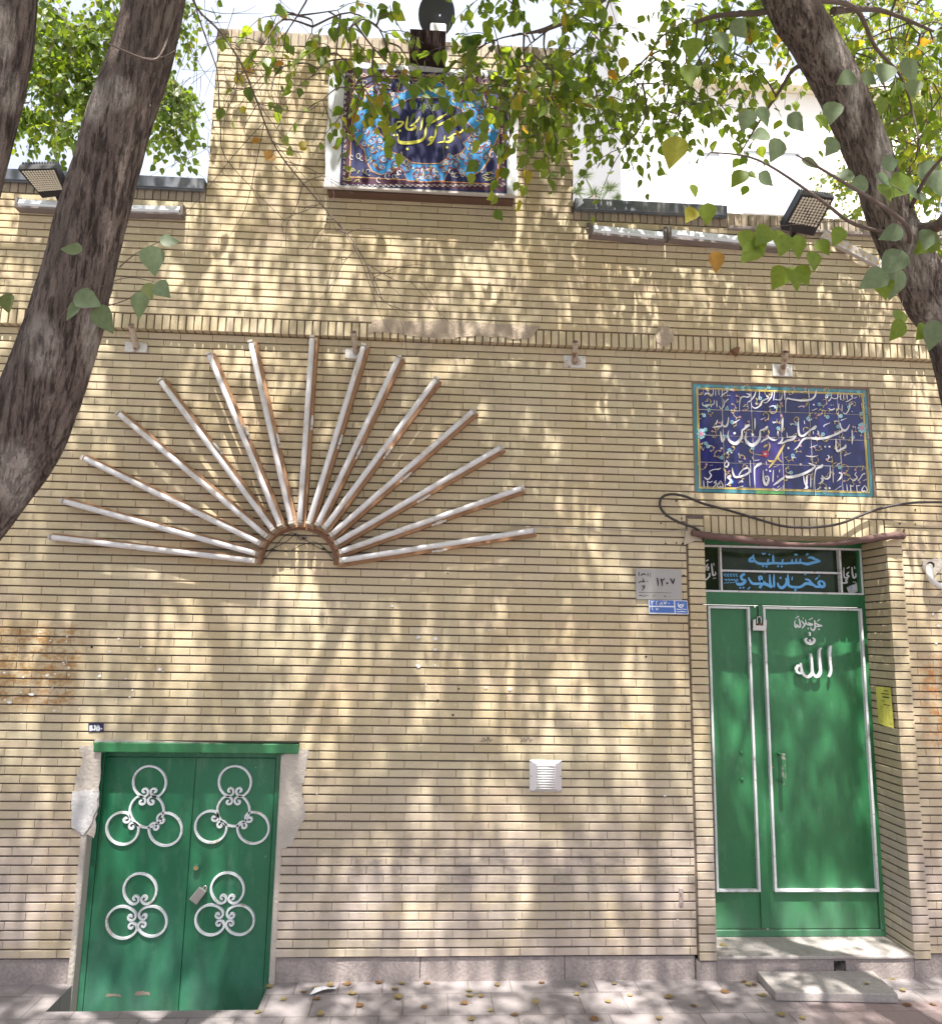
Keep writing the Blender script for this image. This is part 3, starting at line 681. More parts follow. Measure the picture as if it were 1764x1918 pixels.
# padlocks
def padlock(name, pts, y, shackle, label, group=None):
    t = thing(name, (pts[0][0], y, pts[0][1]), label, 'padlock', group)
    mb = MB(); n = len(pts); a = [(x, y+.008, z) for x, z in pts]; b = [(x, y-.014, z) for x, z in pts]
    mb.prism([(x, z) for x, z in pts], y+.008, y-.014); o = mb.build('lock_body', M_STEEL, t)
    bv = o.modifiers.new('b', 'BEVEL'); bv.width = .003; bv.segments = 2
    mb = MB(); mb.tube(smooth_path(shackle, 4), .0045, 8); mb.build('shackle', M_STEEL, t, smooth=True)
P_ = [at(x, y, DY-.02) for x, y in ((1408, 1161), (1413, 1159), (1413.5, 1171), (1427, 1172), (1427, 1160), (1434, 1161), (1433, 1182), (1408, 1181))]
q = at(1414, 1160, DY-.02), at(1425, 1160, DY-.02)
padlock('padlock', [(p[0], p[2]) for p in P_], DY-.022, [(q[0][0]+.012, DY-.024, q[0][2]-.03), (q[0][0]+.012, DY-.024, q[0][2]+.012), (q[1][0]-.004, DY-.024, q[1][2]+.012), (q[1][0]-.004, DY-.024, q[1][2]-.03)], 'steel shackle padlock hanging at the top of the main green door')
P_ = [at(100+x/3.267, 1340+y/3.267, CY-.012) for x, y in ((900, 1042), (940, 1072), (930, 1090), (880, 1155), (835, 1120))]
q = [at(100+x/3.267, 1340+y/3.267, CY-.012) for x, y in ((918, 1062), (928, 1042), (940, 1050), (932, 1075))]
padlock('padlock', [(p[0], p[2]) for p in P_], CY-.014, [(a[0], CY-.016, a[2]) for a in q], 'tilted white-faced padlock hanging on the cellar door')
# ------------------------------------------------------------------ printed mosque banner in a boxed frame
BY = -.145
def rect_of(c, y): 
    p = [at(*q, y) for q in c]; return ((p[0][0]+p[3][0])/2, (p[1][0]+p[2][0])/2, (p[2][2]+p[3][2])/2, (p[0][2]+p[1][2])/2)
bx0, bx1, bz0, bz1 = rect_of([(613, 119), (969, 131), (969, 364), (612, 356)], BY)
ban = thing('mosque_banner', ((bx0+bx1)/2, UP, bz0), 'printed blue tilework banner with yellow calligraphy on a white frame, high on the parapet', 'banner')
M_VIN = mat('white vinyl', (.55, .57, .60), .6, spec=.15, var=.08, vscale=5, dirt=(.44, .43, .42), dscale=6, bump=.6, bscale=9)
mb = MB(); mb.box((bx0+.02, BY+.022, bz0-.012), (bx1-.02, UP-.001, bz1-.02)); mb.build('backing_box', mat('brown box', (.12, .07, .05), .7), ban)
mb = MB(); NX, NZ = 24, 16
def sag(u, v): return .004*math.sin(u*9+v*3)+.003*math.sin(v*11+u*4)
for i in range(NX):
    for j in range(NZ):
        q = []
        for a, b in ((i, j), (i+1, j), (i+1, j+1), (i, j+1)):
            u, v = a/NX, b/NZ; ex = .006*math.sin(v*14)*(u in (0, 1)); ez = .006*math.sin(u*17)*(v in (0, 1))
            q.append((bx0+(bx1-bx0)*u+ex, BY-.004+sag(u, v)*.6*(0 if .09 < u < .92 and .04 < v < .92 else 1), bz0+(bz1-bz0)*v+ez))
        mb.face(q)
mb.box((bx0+.01, BY+.002, bz0+.016), (bx1-.01, BY+.02, bz0+.03))
mb.build('white_sheet', M_VIN, ban)
mb = MB(); mb.box((bx0-.004, BY-.012, bz0-.006), (bx1+.004, BY+.012, bz0+.014), bev=.004); mb.build('bottom_batten', mat('greyed batten', (.42, .39, .37), .7), ban)
Y1 = BY-.0105
def col(name, c, r=.6): return mat(name, c, r, var=.06, spec=.18)
px0, px1, pz0, pz1 = rect_of([(643, 130), (949, 139), (952, 358), (640, 351)], Y1)
M_NAVY, M_BLUE, M_OR, M_RED, M_IV, M_YEL, M_PLUM = col('banner navy', (.022, .025, .095)), col('banner azure', (.035, .22, .50)), col('banner ochre', (.58, .30, .13)), col('banner oxblood', (.16, .035, .045)), col('banner ivory', (.62, .58, .54)), col('banner yellow', (.68, .66, .12)), col('banner plum', (.06, .02, .045))
mb = MB()
def flat(poly, k, mi): mb.face([(x, Y1-.0006*k, z) for x, z in poly][::-1] if False else [(x, Y1-.0006*k, z) for x, z in poly], mi)
flat([(px0, pz0), (px1, pz0), (px1, pz1), (px0, pz1)], 0, 0)
e = .055
for k, (d, mi) in enumerate(((.012, 6), (.058, 5), (.064, 0))):
    flat([(px0+d, pz0+d), (px1-d, pz0+d), (px1-d, pz1-d), (px0+d, pz1-d)], 1+k, mi)
LOBE = [(258, 630), (300, 520), (330, 440), (370, 380), (380, 310), (450, 268), (530, 290), (590, 330), (690, 325), (740, 290), (765, 250), (810, 240), (950, 238), (1000, 250), (1040, 300), (1100, 330), (1200, 300), (1270, 280), (1335, 320), (1350, 380), (1400, 440), (1440, 520), (1478, 640), (1440, 740), (1400, 800), (1390, 880), (1320, 970), (1220, 1022), (1140, 985), (1120, 950), (1060, 955), (1020, 1048), (865, 1060), (720, 1048), (690, 975), (660, 945), (600, 940), (560, 985), (500, 1002), (430, 970), (380, 880), (370, 800), (310, 740)]
CB = (600, 100, 4.41)
def poly_at(P, C, y): return [(lambda q: (q[0], q[2]))(at(C[0]+x/C[2], C[1]+zz/C[2], y_)) for x, zz in P for y_ in (y,)]
def fan(poly, k, mi):
    cx = sum(p[0] for p in poly)/len(poly); cz = sum(p[1] for p in poly)/len(poly); yy = Y1-.0006*k
    for i in range(len(poly)):
        a, b = poly[i], poly[(i+1) % len(poly)]; mb.face([(cx, yy, cz), (a[0], yy, a[1]), (b[0], yy, b[1])], mi)
def grow(poly, f):
    cx = sum(p[0] for p in poly)/len(poly); cz = sum(p[1] for p in poly)/len(poly); return [(cx+(x-cx)*f, cz+(z-cz)*f) for x, z in poly]
lobe = poly_at(LOBE, CB, Y1); fan(grow(lobe, 1.018), 4, 2); fan(lobe, 5, 1)
MED = [(680, 128), (860, 122), (1080, 132), (1150, 180), (1212, 228), (1228, 290), (1262, 300), (1290, 255), (1370, 282), (1450, 320), (1490, 390), (1478, 440), (1540, 540), (1640, 640), (1580, 760), (1525, 830), (1475, 850), (1470, 880), (1510, 930), (1450, 1020), (1310, 1080), (1270, 1035), (1228, 1050), (1210, 1115), (1080, 1200), (860, 1205), (640, 1190), (540, 1120), (478, 1080), (470, 1020), (430, 1008), (400, 1050), (300, 1010), (205, 910), (235, 860), (215, 815), (150, 760), (50, 640), (130, 520), (200, 455), (238, 430), (205, 390), (260, 310), (420, 240), (440, 282), (480, 268), (472, 212), (560, 160)]
CM = (700, 170, 8.82)
med = poly_at(MED, CM, Y1); fan(grow(med, 1.025), 9, 2); fan(med, 10, 0)
mb.build('printed_ground', [M_NAVY, M_BLUE, M_OR, M_RED, M_IV, M_OR, M_PLUM], ban)
# arabesque: mirrored spirals, leaves and small flowers over the azure field and the borders
rs = random.Random(5)
def spiral(cx, cz, r, a0, turns, w, sgn=1, n=26):
    return [(cx+r*(1-.8*i/n)*math.cos(a0+sgn*turns*6.283*i/n), cz+r*(1-.8*i/n)*math.sin(a0+sgn*turns*6.283*i/n), w*(1-.5*i/n)) for i in range(n+1)]
def inside(p, poly):
    x, y = p; c = False; n = len(poly)
    for i in range(n):
        a, b = poly[i], poly[i-1]
        if (a[1] > y) != (b[1] > y) and x < (b[0]-a[0])*(y-a[1])/(b[1]-a[1])+a[0]: c = not c
    return c
mbs = {k: MB() for k in ('oxblood', 'ivory', 'yellow')}
cxm = 868; nsp = 0; spots = []
MEDC = [(CM[0]+x/CM[2], CM[1]+y/CM[2]) for x, y in MED]; MEDC = [((x-CB[0])*CB[2], (y-CB[1])*CB[2]) for x, y in MEDC]
while nsp < 40:
    x, z = rs.uniform(270, 868), rs.uniform(250, 1050)
    if not inside((x, z), LOBE) or inside((x, z), grow(MEDC, 1.06)) or any(math.hypot(x-a, z-b) < 44 for a, b in spots): 
        nsp += .02; continue
    spots.append((x, z)); nsp += 1
    r = rs.uniform(30, 52); a0 = rs.uniform(0, 6.28); sg = rs.choice((1, -1))
    for mx in (0, 1):
        X = 2*cxm-x if mx else x; A = math.pi-a0 if mx else a0; S = -sg if mx else sg
        ink(mbs['oxblood'], [spiral(X, z, r, A, .95, 10, S)], CB, Y1-.0040, .0004, per=1)
        ink(mbs['ivory'], [spiral(X+8, z+6, r*.75, A+2.2, .6, 5, -S)], CB, Y1-.0042, .0004, per=1)
        for q in range(5):
            an = q*1.257+A; fx, fz = X+9*math.cos(an), z+9*math.sin(an)
            ink(mbs['ivory'], [], CB, Y1-.0045, .0004, dots=[(fx, fz, 7.5)])
        ink(mbs['oxblood'], [], CB, Y1-.0049, .0004, dots=[(X, z, 8)])
        for q in range(3):
            an = rs.uniform(0, 6.28); ink(mbs['oxblood'] if q else mbs['yellow'], [[(X+r*math.cos(an), z+r*math.sin(an), 3), (X+r*1.15*math.cos(an+.25), z+r*1.15*math.sin(an+.25), 13), (X+r*1.2*math.cos(an+.6), z+r*1.2*math.sin(an+.6), 3)]], CB, Y1-.0044, .0004, per=3)
for k in range(60):           # border row of little scrolls
    for side in range(4):
        if side < 2:
            u = 205+k*22.3; 
            if u > 1535: continue
            v = 1092-4*(k/60) if side == 0 else 168+20*(u/1500)
        else:
            v = 215+k*22.5
            if v > 1075: continue
            u = 212-14*(v/1000) if side == 2 else 1500+10*(v/1000)
        ink(mbs['ivory'], [spiral(u, v, 10 if k % 2 else 13, (k % 2)*3.14, .8, 5, 1, 8)], CB, Y1-.0028, .0004, per=1)
for k in range(120):           # white tendrils over the navy corners
    x, z = rs.uniform(255, 868), rs.uniform(225, 1040)
    if inside((x, z), grow(LOBE, 1.05)): continue
    for X, S in ((x, 1), (2*cxm-x, -1)):
        ink(mbs['ivory'], [spiral(X, z, rs.uniform(18, 34), 1.2*S, .9, 6, S, 14)], CB, Y1-.0030, .0004, per=1)
for cx, cz in ((300, 1010), (1420, 1030), (330, 265), (880, 225), (1400, 270)):       # knotted gold inscriptions in the corners
    for k in range(15):
        a = rs.uniform(0, 3.14); x, z = cx+rs.uniform(-75, 75), cz+rs.uniform(-50, 50)
        ink(mbs['yellow'], [[(x-32*math.cos(a), z-14*math.sin(a), 4), (x, z+10*math.sin(k), 6), (x+32*math.cos(a), z+14*math.sin(a), 4)]], CB, Y1-.0052, .0004, per=3)
mbs['oxblood'].build('arabesque_vines', col('arabesque oxblood', (.17, .04, .05)), ban); mbs['ivory'].build('arabesque_flowers', M_IV, ban); mbs['yellow'].build('corner_inscriptions', col('banner dull gold', (.45, .42, .14)), ban)
mb = MB()
ink(mb, [[(1530, 628, 44), (1480, 640, 36), (1440, 682, 30), (1390, 700, 36), (1345, 712, 24), (1312, 722, 18)], [(1215, 776, 14), (1262, 768, 34), (1310, 722, 16)], [(1308, 728, 20), (1292, 795, 50), (1236, 845, 44), (1165, 842, 28), (1110, 848, 26), (1052, 862, 8)], [(1178, 738, 10), (1168, 780, 26), (1160, 832, 30)],
         [(1335, 420, 14), (1260, 470, 36), (1160, 525, 38), (1070, 570, 28), (1042, 592, 12)], [(1038, 600, 10), (1025, 660, 36), (1012, 740, 30), (985, 800, 32), (945, 862, 38), (880, 910, 8)], [(995, 775, 20), (950, 768, 42), (918, 800, 42), (945, 828, 40), (985, 805, 30)],
         [(1205, 385, 14), (1120, 432, 38), (1000, 502, 38), (900, 556, 26), (872, 580, 12)], [(870, 590, 10), (858, 650, 36), (850, 720, 34), (828, 778, 42), (770, 825, 52), (680, 850, 58), (560, 863, 60), (465, 860, 60), (415, 838, 46), (404, 795, 20), (408, 752, 8)],
         [(815, 445, 10), (800, 520, 32), (785, 600, 26), (765, 655, 8)], [(755, 425, 8), (735, 470, 24), (690, 522, 28), (640, 562, 24), (602, 582, 14)], [(602, 585, 14), (662, 566, 34), (680, 605, 48), (632, 640, 44), (572, 638, 44), (540, 600, 42), (548, 510, 36), (566, 415, 8)],
         [(375, 545, 10), (395, 518, 22), (440, 512, 30), (498, 516, 26)], [(498, 520, 20), (455, 570, 36), (400, 608, 40), (330, 630, 40), (260, 645, 30), (205, 660, 8)], [(300, 590, 20), (250, 606, 32), (205, 658, 8)]],
    CM, Y1-.0075, .0006, dots=[(1210, 935, 40), (555, 962, 42), (435, 660, 40), (333, 735, 36), (388, 730, 36)])
mb.build('calligraphy', M_YEL, ban)
mb = MB()
ink(mb, [[(1080, 235, 8), (1080, 285, 14), (1040, 272, 10), (1000, 280, 12), (955, 278, 10), (925, 310, 6)], [(928, 195, 7), (925, 290, 9)], [(902, 210, 7), (900, 288, 10), (860, 270, 10), (885, 235, 8)], [(830, 195, 7), (835, 285, 9), (800, 270, 9), (815, 230, 8)], [(775, 210, 7), (770, 285, 9), (730, 310, 6)], [(705, 195, 7), (710, 290, 9), (670, 300, 8)], [(1060, 215, 6), (1075, 205, 6)], [(960, 240, 6), (985, 230, 6)], [(840, 310, 5), (870, 300, 5)]], CM, Y1-.0078, .0005)
mb.build('small_inscription', col('pale cyan ink', (.34, .50, .58)), ban)

# ------------------------------------------------------------------ glazed tile panel let into the wall
TY = .012
tp = thing('tile_panel', ((TX0+TX1)/2, TY, TZ0), 'dark blue glazed tile panel with white Persian calligraphy above the main door', 'tile panel')
def glaze(name, col_, var=.2):
    m, t, b, P = base_mat(name)
    at_ = _n(t, 'ShaderNodeAttribute', attribute_name='tint')
    c = _mix(t, at_.outputs['Fac'], tuple(x*(1-var) for x in col_), tuple(x*(1+var) for x in col_))
    c = _mix(t, _noise(t, P, 14, 4, .6, .4, .75), c, tuple(x*1.25+.004 for x in col_))
    t.links.new(c, b.inputs['Base Color']); b.inputs['Roughness'].default_value = .16; b.inputs['Specular IOR Level'].default_value = .55
    bp = _n(t, 'ShaderNodeBump'); bp.inputs['Strength'].default_value = .15; bp.inputs['Distance'].default_value = .01
    t.links.new(_noise(t, P, 9, 3), bp.inputs['Height']); t.links.new(bp.outputs[0], b.inputs['Normal'])
    return m
M_COB, M_VIO, M_TURQ = glaze('cobalt glaze', (.012, .013, .085), .35), glaze('violet glaze', (.04, .028, .17)), glaze('turquoise glaze', (.05, .17, .20))
tx0, tx1, tz0, tz1 = TX0+.012, TX1-.016, TZ0+.008, 3.672
b_ = .021
xs = [tx0+b_+i*(tx1-tx0-2*b_)/6 for i in range(7)]; xs[0] = tx0+b_; cols = [tx0]+[tx0+(i)*(tx1-tx0)/6.02 for i in range(1, 6)]+[tx1]
rows = [tz0]+[tz0+(tz1-tz0)*f for f in (.275, .525, .765)]+[tz1]
mb = MB()
g = .0018
for i in range(6):
    for j in range(4):
        a, b, c, d = cols[i]+g, cols[i+1]-g, rows[j]+g, rows[j+1]-g
        tilt = (random.random()-.5)*.0025; mi = 1 if (i == 2 and j < 2) else 0
        n = 4
        mb.box((a, TY+tilt, c), (b, TY+.02, d), mi, random.random(), bev=.002)
mb.build('tile', [M_COB, M_VIO], tp, tint=True)
mb = MB(); yb_ = TY-.0028
for a, b, c, d in ((tx0, tx1, tz1-b_, tz1), (tx0, tx1, tz0, tz0+b_)):
    for i in range(6):
        x0, x1_ = max(a, cols[i]+g), min(b, cols[i+1]-g); mb.box((x0, yb_, c), (x1_, TY+.004, d), 1 if (i == 2 and c == tz0) else 0, random.random())
for a, b in ((tx0, tx0+b_), (tx1-b_, tx1)):
    for j in range(4):
        c, d = max(tz0+b_+.0005, rows[j]+g), min(tz1-b_-.0005, rows[j+1]-g); mb.box((a, yb_, c), (b, TY+.004, d), 0, random.random())
mb.build('turquoise_border', [M_TURQ, mat('green glaze', (.10, .30, .10), .2)], tp, tint=True)
mb = MB()
for q, w_ in ((.027, .003), (.035, .0015)):
    x0, x1_, z0, z1_ = tx0+q, tx1-q, tz0+q, tz1-q; yy = TY-.0030
    mb.box((x0-w_, yy, z0-w_), (x1_+w_, TY, z0+w_)); mb.box((x0-w_, yy, z1_-w_), (x1_+w_, TY, z1_+w_)); mb.box((x0-w_, yy, z0+w_), (x0+w_, TY, z1_-w_)); mb.box((x1_-w_, yy, z0+w_), (x1_+w_, TY, z1_-w_))
mb.build('yellow_line', mat('yellow glaze', (.58, .45, .13), .25), tp)
mb = MB(); mb.box((TX0+.001, .008, 3.673), (TX1-.001, .013, TZ1-.001)); mb.box((TX0, .0200, TZ0), (TX1, .0200+.02, TZ1)); mb.box((TX1-.0155, .006, TZ0+.002), (TX1-.001, .013, 3.672)); mb.box((TX0+.001, .007, TZ0+.002), (TX0+.0115, .013, 3.672))
mb.build('mortar_bed', mat('brown bedding mortar', (.19, .135, .105), .95, bump=1.0, bscale=30, var=.2, vscale=15), tp)
mb = MB(); mb.box((tx0+.001, TY+.0022, tz0+.001), (tx1-.001, TY+.006, tz1-.001)); mb.build('grout', mat('pale grout', (.46, .43, .40), .9), tp)
CT = (1290, 700, 7.99); DX7 = 1278.4
W6 = [[(575, 215, 12), (545, 230, 14), (575, 262, 12), (520, 300, 14), (470, 345, 10)], [(495, 245, 8), (490, 322, 14)], [(440, 235, 10), (445, 322, 13)], [(395, 250, 10), (395, 332, 12)], [(360, 230, 10), (355, 300, 12), (320, 322, 14), (290, 290, 12), (235, 312, 10)], [(250, 280, 10), (228, 325, 12)], [(610, 245, 12), (665, 225, 6)],
      [(590, 378, 14), (560, 400, 14), (540, 432, 12)], [(515, 380, 10), (520, 470, 14), (480, 527, 12), (450, 482, 8)], [(410, 400, 10), (415, 502, 13)], [(375, 395, 10), (370, 450, 12), (330, 470, 14), (330, 502, 12)], [(310, 458, 16), (250, 482, 19), (205, 470, 14), (200, 430, 8)],
      [(1425, 250, 10), (1425, 352, 13)], [(1395, 290, 12), (1380, 380, 15), (1340, 402, 10)], [(1280, 240, 10), (1260, 402, 12)], [(1240, 270, 12), (1225, 350, 17), (1160, 430, 15), (1110, 432, 8)], [(1150, 332, 20), (1185, 362, 18), (1090, 412, 17), (1070, 470, 15), (990, 517, 16), (935, 480, 12), (930, 430, 8)], [(1050, 265, 10), (1045, 382, 13)], [(995, 235, 12), (985, 310, 15), (930, 392, 15), (870, 432, 8)], [(850, 300, 10), (905, 310, 17), (880, 350, 17), (810, 342, 15), (770, 372, 15), (755, 440, 12), (750, 572, 6)],
      [(590, 650, 10), (575, 750, 24), (540, 792, 28), (492, 762, 18)], [(495, 700, 12), (480, 782, 22), (420, 792, 24), (342, 802, 8)], [(425, 690, 10), (398, 762, 18)],
      [(905, 772, 24), (868, 782, 42), (830, 822, 26), (788, 850, 18)], [(788, 848, 18), (780, 960, 36), (700, 1045, 46), (610, 1010, 36), (578, 930, 24), (592, 848, 6)], [(470, 860, 10), (480, 960, 24), (500, 1020, 24), (522, 958, 18)], [(980, 660, 10), (985, 740, 22), (980, 842, 6)],
      [(1175, 788, 30), (1120, 832, 26), (1060, 850, 18)], [(1060, 848, 18), (1050, 980, 36), (960, 1070, 48), (880, 1040, 42), (838, 960, 26), (862, 868, 6)], [(1335, 858, 8), (1320, 950, 26), (1270, 992, 28), (1200, 962, 26), (1178, 918, 10)], [(1182, 962, 22), (1120, 992, 26), (1065, 1032, 8)], [(1400, 950, 20), (1378, 1012, 26), (1325, 1048, 10)],
      [(550, 1290, 8), (590, 1350, 17), (560, 1397, 19), (528, 1368, 14), (556, 1308, 10)], [(540, 1430, 10), (540, 1602, 10)], [(620, 1530, 26), (580, 1550, 32), (620, 1590, 28), (600, 1642, 20), (552, 1667, 6)], [(640, 1400, 10), (660, 1500, 26), (700, 1547, 26), (820, 1522, 28), (900, 1470, 26), (880, 1410, 22), (800, 1440, 16), (740, 1522, 12)], [(915, 1300, 10), (920, 1482, 16)],
      [(1088, 1340, 26), (1040, 1360, 40), (1000, 1390, 26), (975, 1450, 20), (985, 1702, 8)], [(1105, 1440, 10), (1115, 1600, 32), (1150, 1662, 36), (1185, 1600, 30), (1180, 1540, 20), (1140, 1542, 16), (1160, 1590, 18)], [(1260, 1440, 14), (1250, 1622, 17)], [(1430, 1540, 12), (1350, 1602, 32), (1258, 1672, 10)],
      [(475, 1410, 10), (440, 1430, 15), (400, 1430, 13), (350, 1440, 13), (300, 1470, 11), (330, 1522, 17), (280, 1582, 19), (223, 1548, 8)], [(215, 1600, 10), (222, 1712, 15)], [(270, 1600, 10), (280, 1722, 13)], [(270, 1605, 12), (310, 1627, 13), (350, 1605, 8)], [(410, 1600, 12), (375, 1630, 15), (412, 1642, 12), (343, 1717, 8)], [(470, 1600, 10), (505, 1670, 15), (490, 1707, 17), (465, 1690, 12), (440, 1707, 17), (423, 1670, 12), (470, 1605, 10)],
      [(900, 1500, 12), (910, 1692, 12)], [(735, 1640, 10), (790, 1600, 15), (800, 1630, 10)], [(690, 1712, 6), (810, 1680, 12)], [(1405, 1670, 10), (1402, 1742, 10)], [(1380, 1700, 8), (1360, 1722, 11), (1330, 1742, 11), (1300, 1747, 13), (1262, 1730, 10), (1260, 1708, 6)], [(1352, 1680, 8), (1320, 1702, 10)],
      [(640, 760, 8), (700, 720, 12), (760, 680, 6)], [(1070, 690, 10), (1140, 655, 6)], [(1190, 500, 10), (1260, 480, 14), (1300, 510, 6)], [(1250, 712, 10), (1262, 738, 12), (1285, 720, 10), (1300, 738, 10)], [(740, 1190, 12), (745, 1225, 8)], [(740, 1300, 10), (755, 1325, 12), (775, 1308, 10), (795, 1322, 10)], [(970, 1300, 8), (1050, 1290, 12)], [(1260, 1400, 8), (1340, 1370, 10)], [(940, 1240, 12), (960, 1290, 8)], [(1150, 1310, 14), (1158, 1370, 8)]]
D6 = [(270, 228, 12), (297, 225, 12), (220, 226, 10), (245, 415, 12), (268, 412, 12), (575, 490, 17), (580, 325, 13), (607, 326, 13), (1000, 445, 19), (815, 490, 15), (866, 490, 17), (680, 890, 36), (485, 1116, 32), (950, 912, 38), (575, 1180, 29), (635, 1180, 29), (1155, 1440, 28), (1212, 1456, 28), (320, 1372, 11), (345, 1368, 11), (1350, 1445, 20), (1322, 1545, 16)]
W7 = [[(620, 240, 12), (605, 330, 20), (540, 387, 26), (400, 402, 28), (250, 382, 24), (190, 370, 20), (165, 420, 12), (165, 592, 6)], [(500, 220, 8), (520, 362, 10)], [(410, 480, 10), (350, 502, 10)], [(155, 250, 8), (150, 392, 13)], [(115, 280, 12), (95, 370, 15), (50, 392, 13), (0, 382, 8)], [(270, 265, 14), (265, 300, 8)], [(380, 285, 8), (480, 260, 10)], [(555, 555, 6), (635, 522, 12)],
      [(1170, 320, 12), (1140, 332, 15), (1168, 357, 12), (1110, 402, 15), (1058, 422, 8)], [(1085, 310, 8), (1085, 392, 13)], [(1035, 280, 10), (1030, 382, 13)], [(985, 310, 10), (985, 392, 13)], [(940, 280, 10), (940, 362, 13), (880, 372, 15), (848, 350, 10)], [(850, 290, 10), (840, 372, 13), (800, 412, 10)], [(770, 310, 10), (792, 350, 13), (760, 362, 13), (768, 315, 10)], [(1180, 372, 10), (1235, 345, 6)],
      [(1172, 440, 14), (1140, 462, 13), (1108, 502, 12)], [(1110, 440, 8), (1110, 532, 15), (1060, 602, 15), (1018, 570, 6)], [(1010, 460, 8), (1005, 562, 12)], [(960, 450, 10), (950, 522, 13), (918, 552, 12)], [(900, 520, 15), (850, 542, 17), (798, 515, 10)],
      [(1122, 758, 10), (1080, 832, 24), (1030, 852, 28), (990, 800, 22), (978, 738, 12)], [(1042, 832, 26), (980, 872, 30), (900, 912, 30), (760, 962, 32), (620, 972, 34), (520, 962, 34), (450, 972, 28), (400, 1012, 26), (350, 1092, 20), (288, 1142, 6)], [(1155, 840, 10), (1160, 952, 19), (1155, 1062, 6)],
      [(622, 778, 30), (590, 812, 42), (540, 842, 26), (480, 892, 28), (420, 932, 30), (370, 912, 32), (353, 820, 26), (357, 698, 6)], [(180, 880, 8), (190, 962, 24)], [(180, 950, 10), (250, 945, 22), (322, 930, 18)], [(322, 935, 20), (270, 982, 32), (190, 1002, 28), (130, 1032, 20), (43, 1052, 6)], [(120, 660, 8), (120, 762, 20), (115, 882, 6)], [(45, 850, 8), (40, 952, 22), (0, 982, 14)],
      [(1062, 1060, 22), (1050, 1102, 32), (990, 1132, 26), (940, 1162, 30), (918, 1100, 26), (915, 968, 6)], [(525, 1107, 12), (642, 1065, 6)], [(462, 1228, 8), (560, 1242, 17), (652, 1225, 6)], [(735, 800, 8), (745, 770, 10), (832, 735, 6)], [(985, 700, 10), (1080, 665, 6)], [(500, 710, 8), (540, 690, 12), (560, 670, 8)], [(575, 860, 10), (580, 905, 10)], [(640, 850, 10), (655, 880, 12), (635, 900, 8)], [(440, 700, 8), (450, 755, 12)], [(230, 740, 8), (245, 765, 12), (262, 745, 10), (285, 762, 10)], [(885, 700, 8), (900, 722, 12), (918, 704, 10), (938, 720, 10)],
      [(505, 1340, 10), (570, 1362, 26), (612, 1380, 20)], [(612, 1382, 22), (540, 1442, 30), (420, 1502, 36), (280, 1542, 38), (163, 1547, 36)], [(140, 1560, 32), (80, 1592, 26), (0, 1662, 12)], [(430, 1520, 10), (450, 1632, 24), (490, 1702, 22), (438, 1722, 14)], [(480, 1520, 10), (480, 1642, 20), (458, 1712, 12)], [(540, 1520, 10), (540, 1702, 10)],
      [(722, 1360, 26), (690, 1392, 38), (640, 1412, 26), (610, 1452, 16), (595, 1602, 12), (615, 1832, 5)], [(688, 1560, 24), (720, 1582, 32), (700, 1622, 22), (652, 1652, 6)], [(700, 1520, 16), (760, 1572, 24), (822, 1540, 22), (830, 1388, 8)], [(870, 1430, 12), (875, 1632, 14)], [(958, 1480, 20), (1002, 1502, 26), (982, 1562, 24), (928, 1612, 8)], [(628, 1737, 10), (697, 1698, 6)], [(893, 1747, 10), (997, 1678, 6)], [(790, 1220, 14), (815, 1245, 18), (795, 1285, 8)], [(925, 1390, 8), (940, 1360, 12), (1010, 1320, 6)], [(250, 1245, 8), (270, 1268, 12), (290, 1250, 10), (320, 1262, 8)], [(1035, 1225, 6), (1140, 1185, 10)],
      [(1352, 1490, 16), (1310, 1512, 15), (1280, 1562, 13), (1238, 1612, 8)], [(1225, 1470, 10), (1200, 1512, 15), (1232, 1552, 15), (1180, 1602, 17), (1128, 1558, 8)], [(1320, 1605, 6), (1380, 1575, 8)], [(1075, 1650, 10), (1087, 1762, 15)], [(1130, 1660, 10), (1142, 1772, 13)], [(1130, 1665, 12), (1160, 1687, 13), (1187, 1660, 8)], [(1220, 1665, 10), (1237, 1782, 13)], [(1225, 1682, 12), (1277, 1670, 8)], [(1345, 1670, 10), (1382, 1730, 15), (1366, 1767, 17), (1340, 1750, 12), (1320, 1767, 17), (1303, 1735, 12), (1345, 1672, 10)]]
D7 = [(585, 465, 26), (757, 262, 12), (791, 262, 12), (1130, 268, 10), (845, 470, 13), (876, 470, 13), (1160, 566, 15), (940, 460, 10), (1075, 455, 10), (1030, 960, 32), (205, 1112, 36), (755, 1092, 30), (820, 1092, 30), (390, 1356, 36), (760, 1712, 30), (820, 1712, 30), (1320, 1420, 13), (1355, 1422, 13), (45, 1530, 14), (72, 1465, 20)]
W7 = [[(p[0]+DX7, p[1], p[2]) for p in s_] for s_ in W7]; D7 = [(a+DX7, b, c) for a, b, c in D7]
mb = MB(); ink(mb, W6+W7, CT, TY-.0052, .0005, dots=D6+D7, per=4, wscale=1.06)
mb.build('calligraphy', mat('white glaze', (.56, .55, .57), .25), tp)
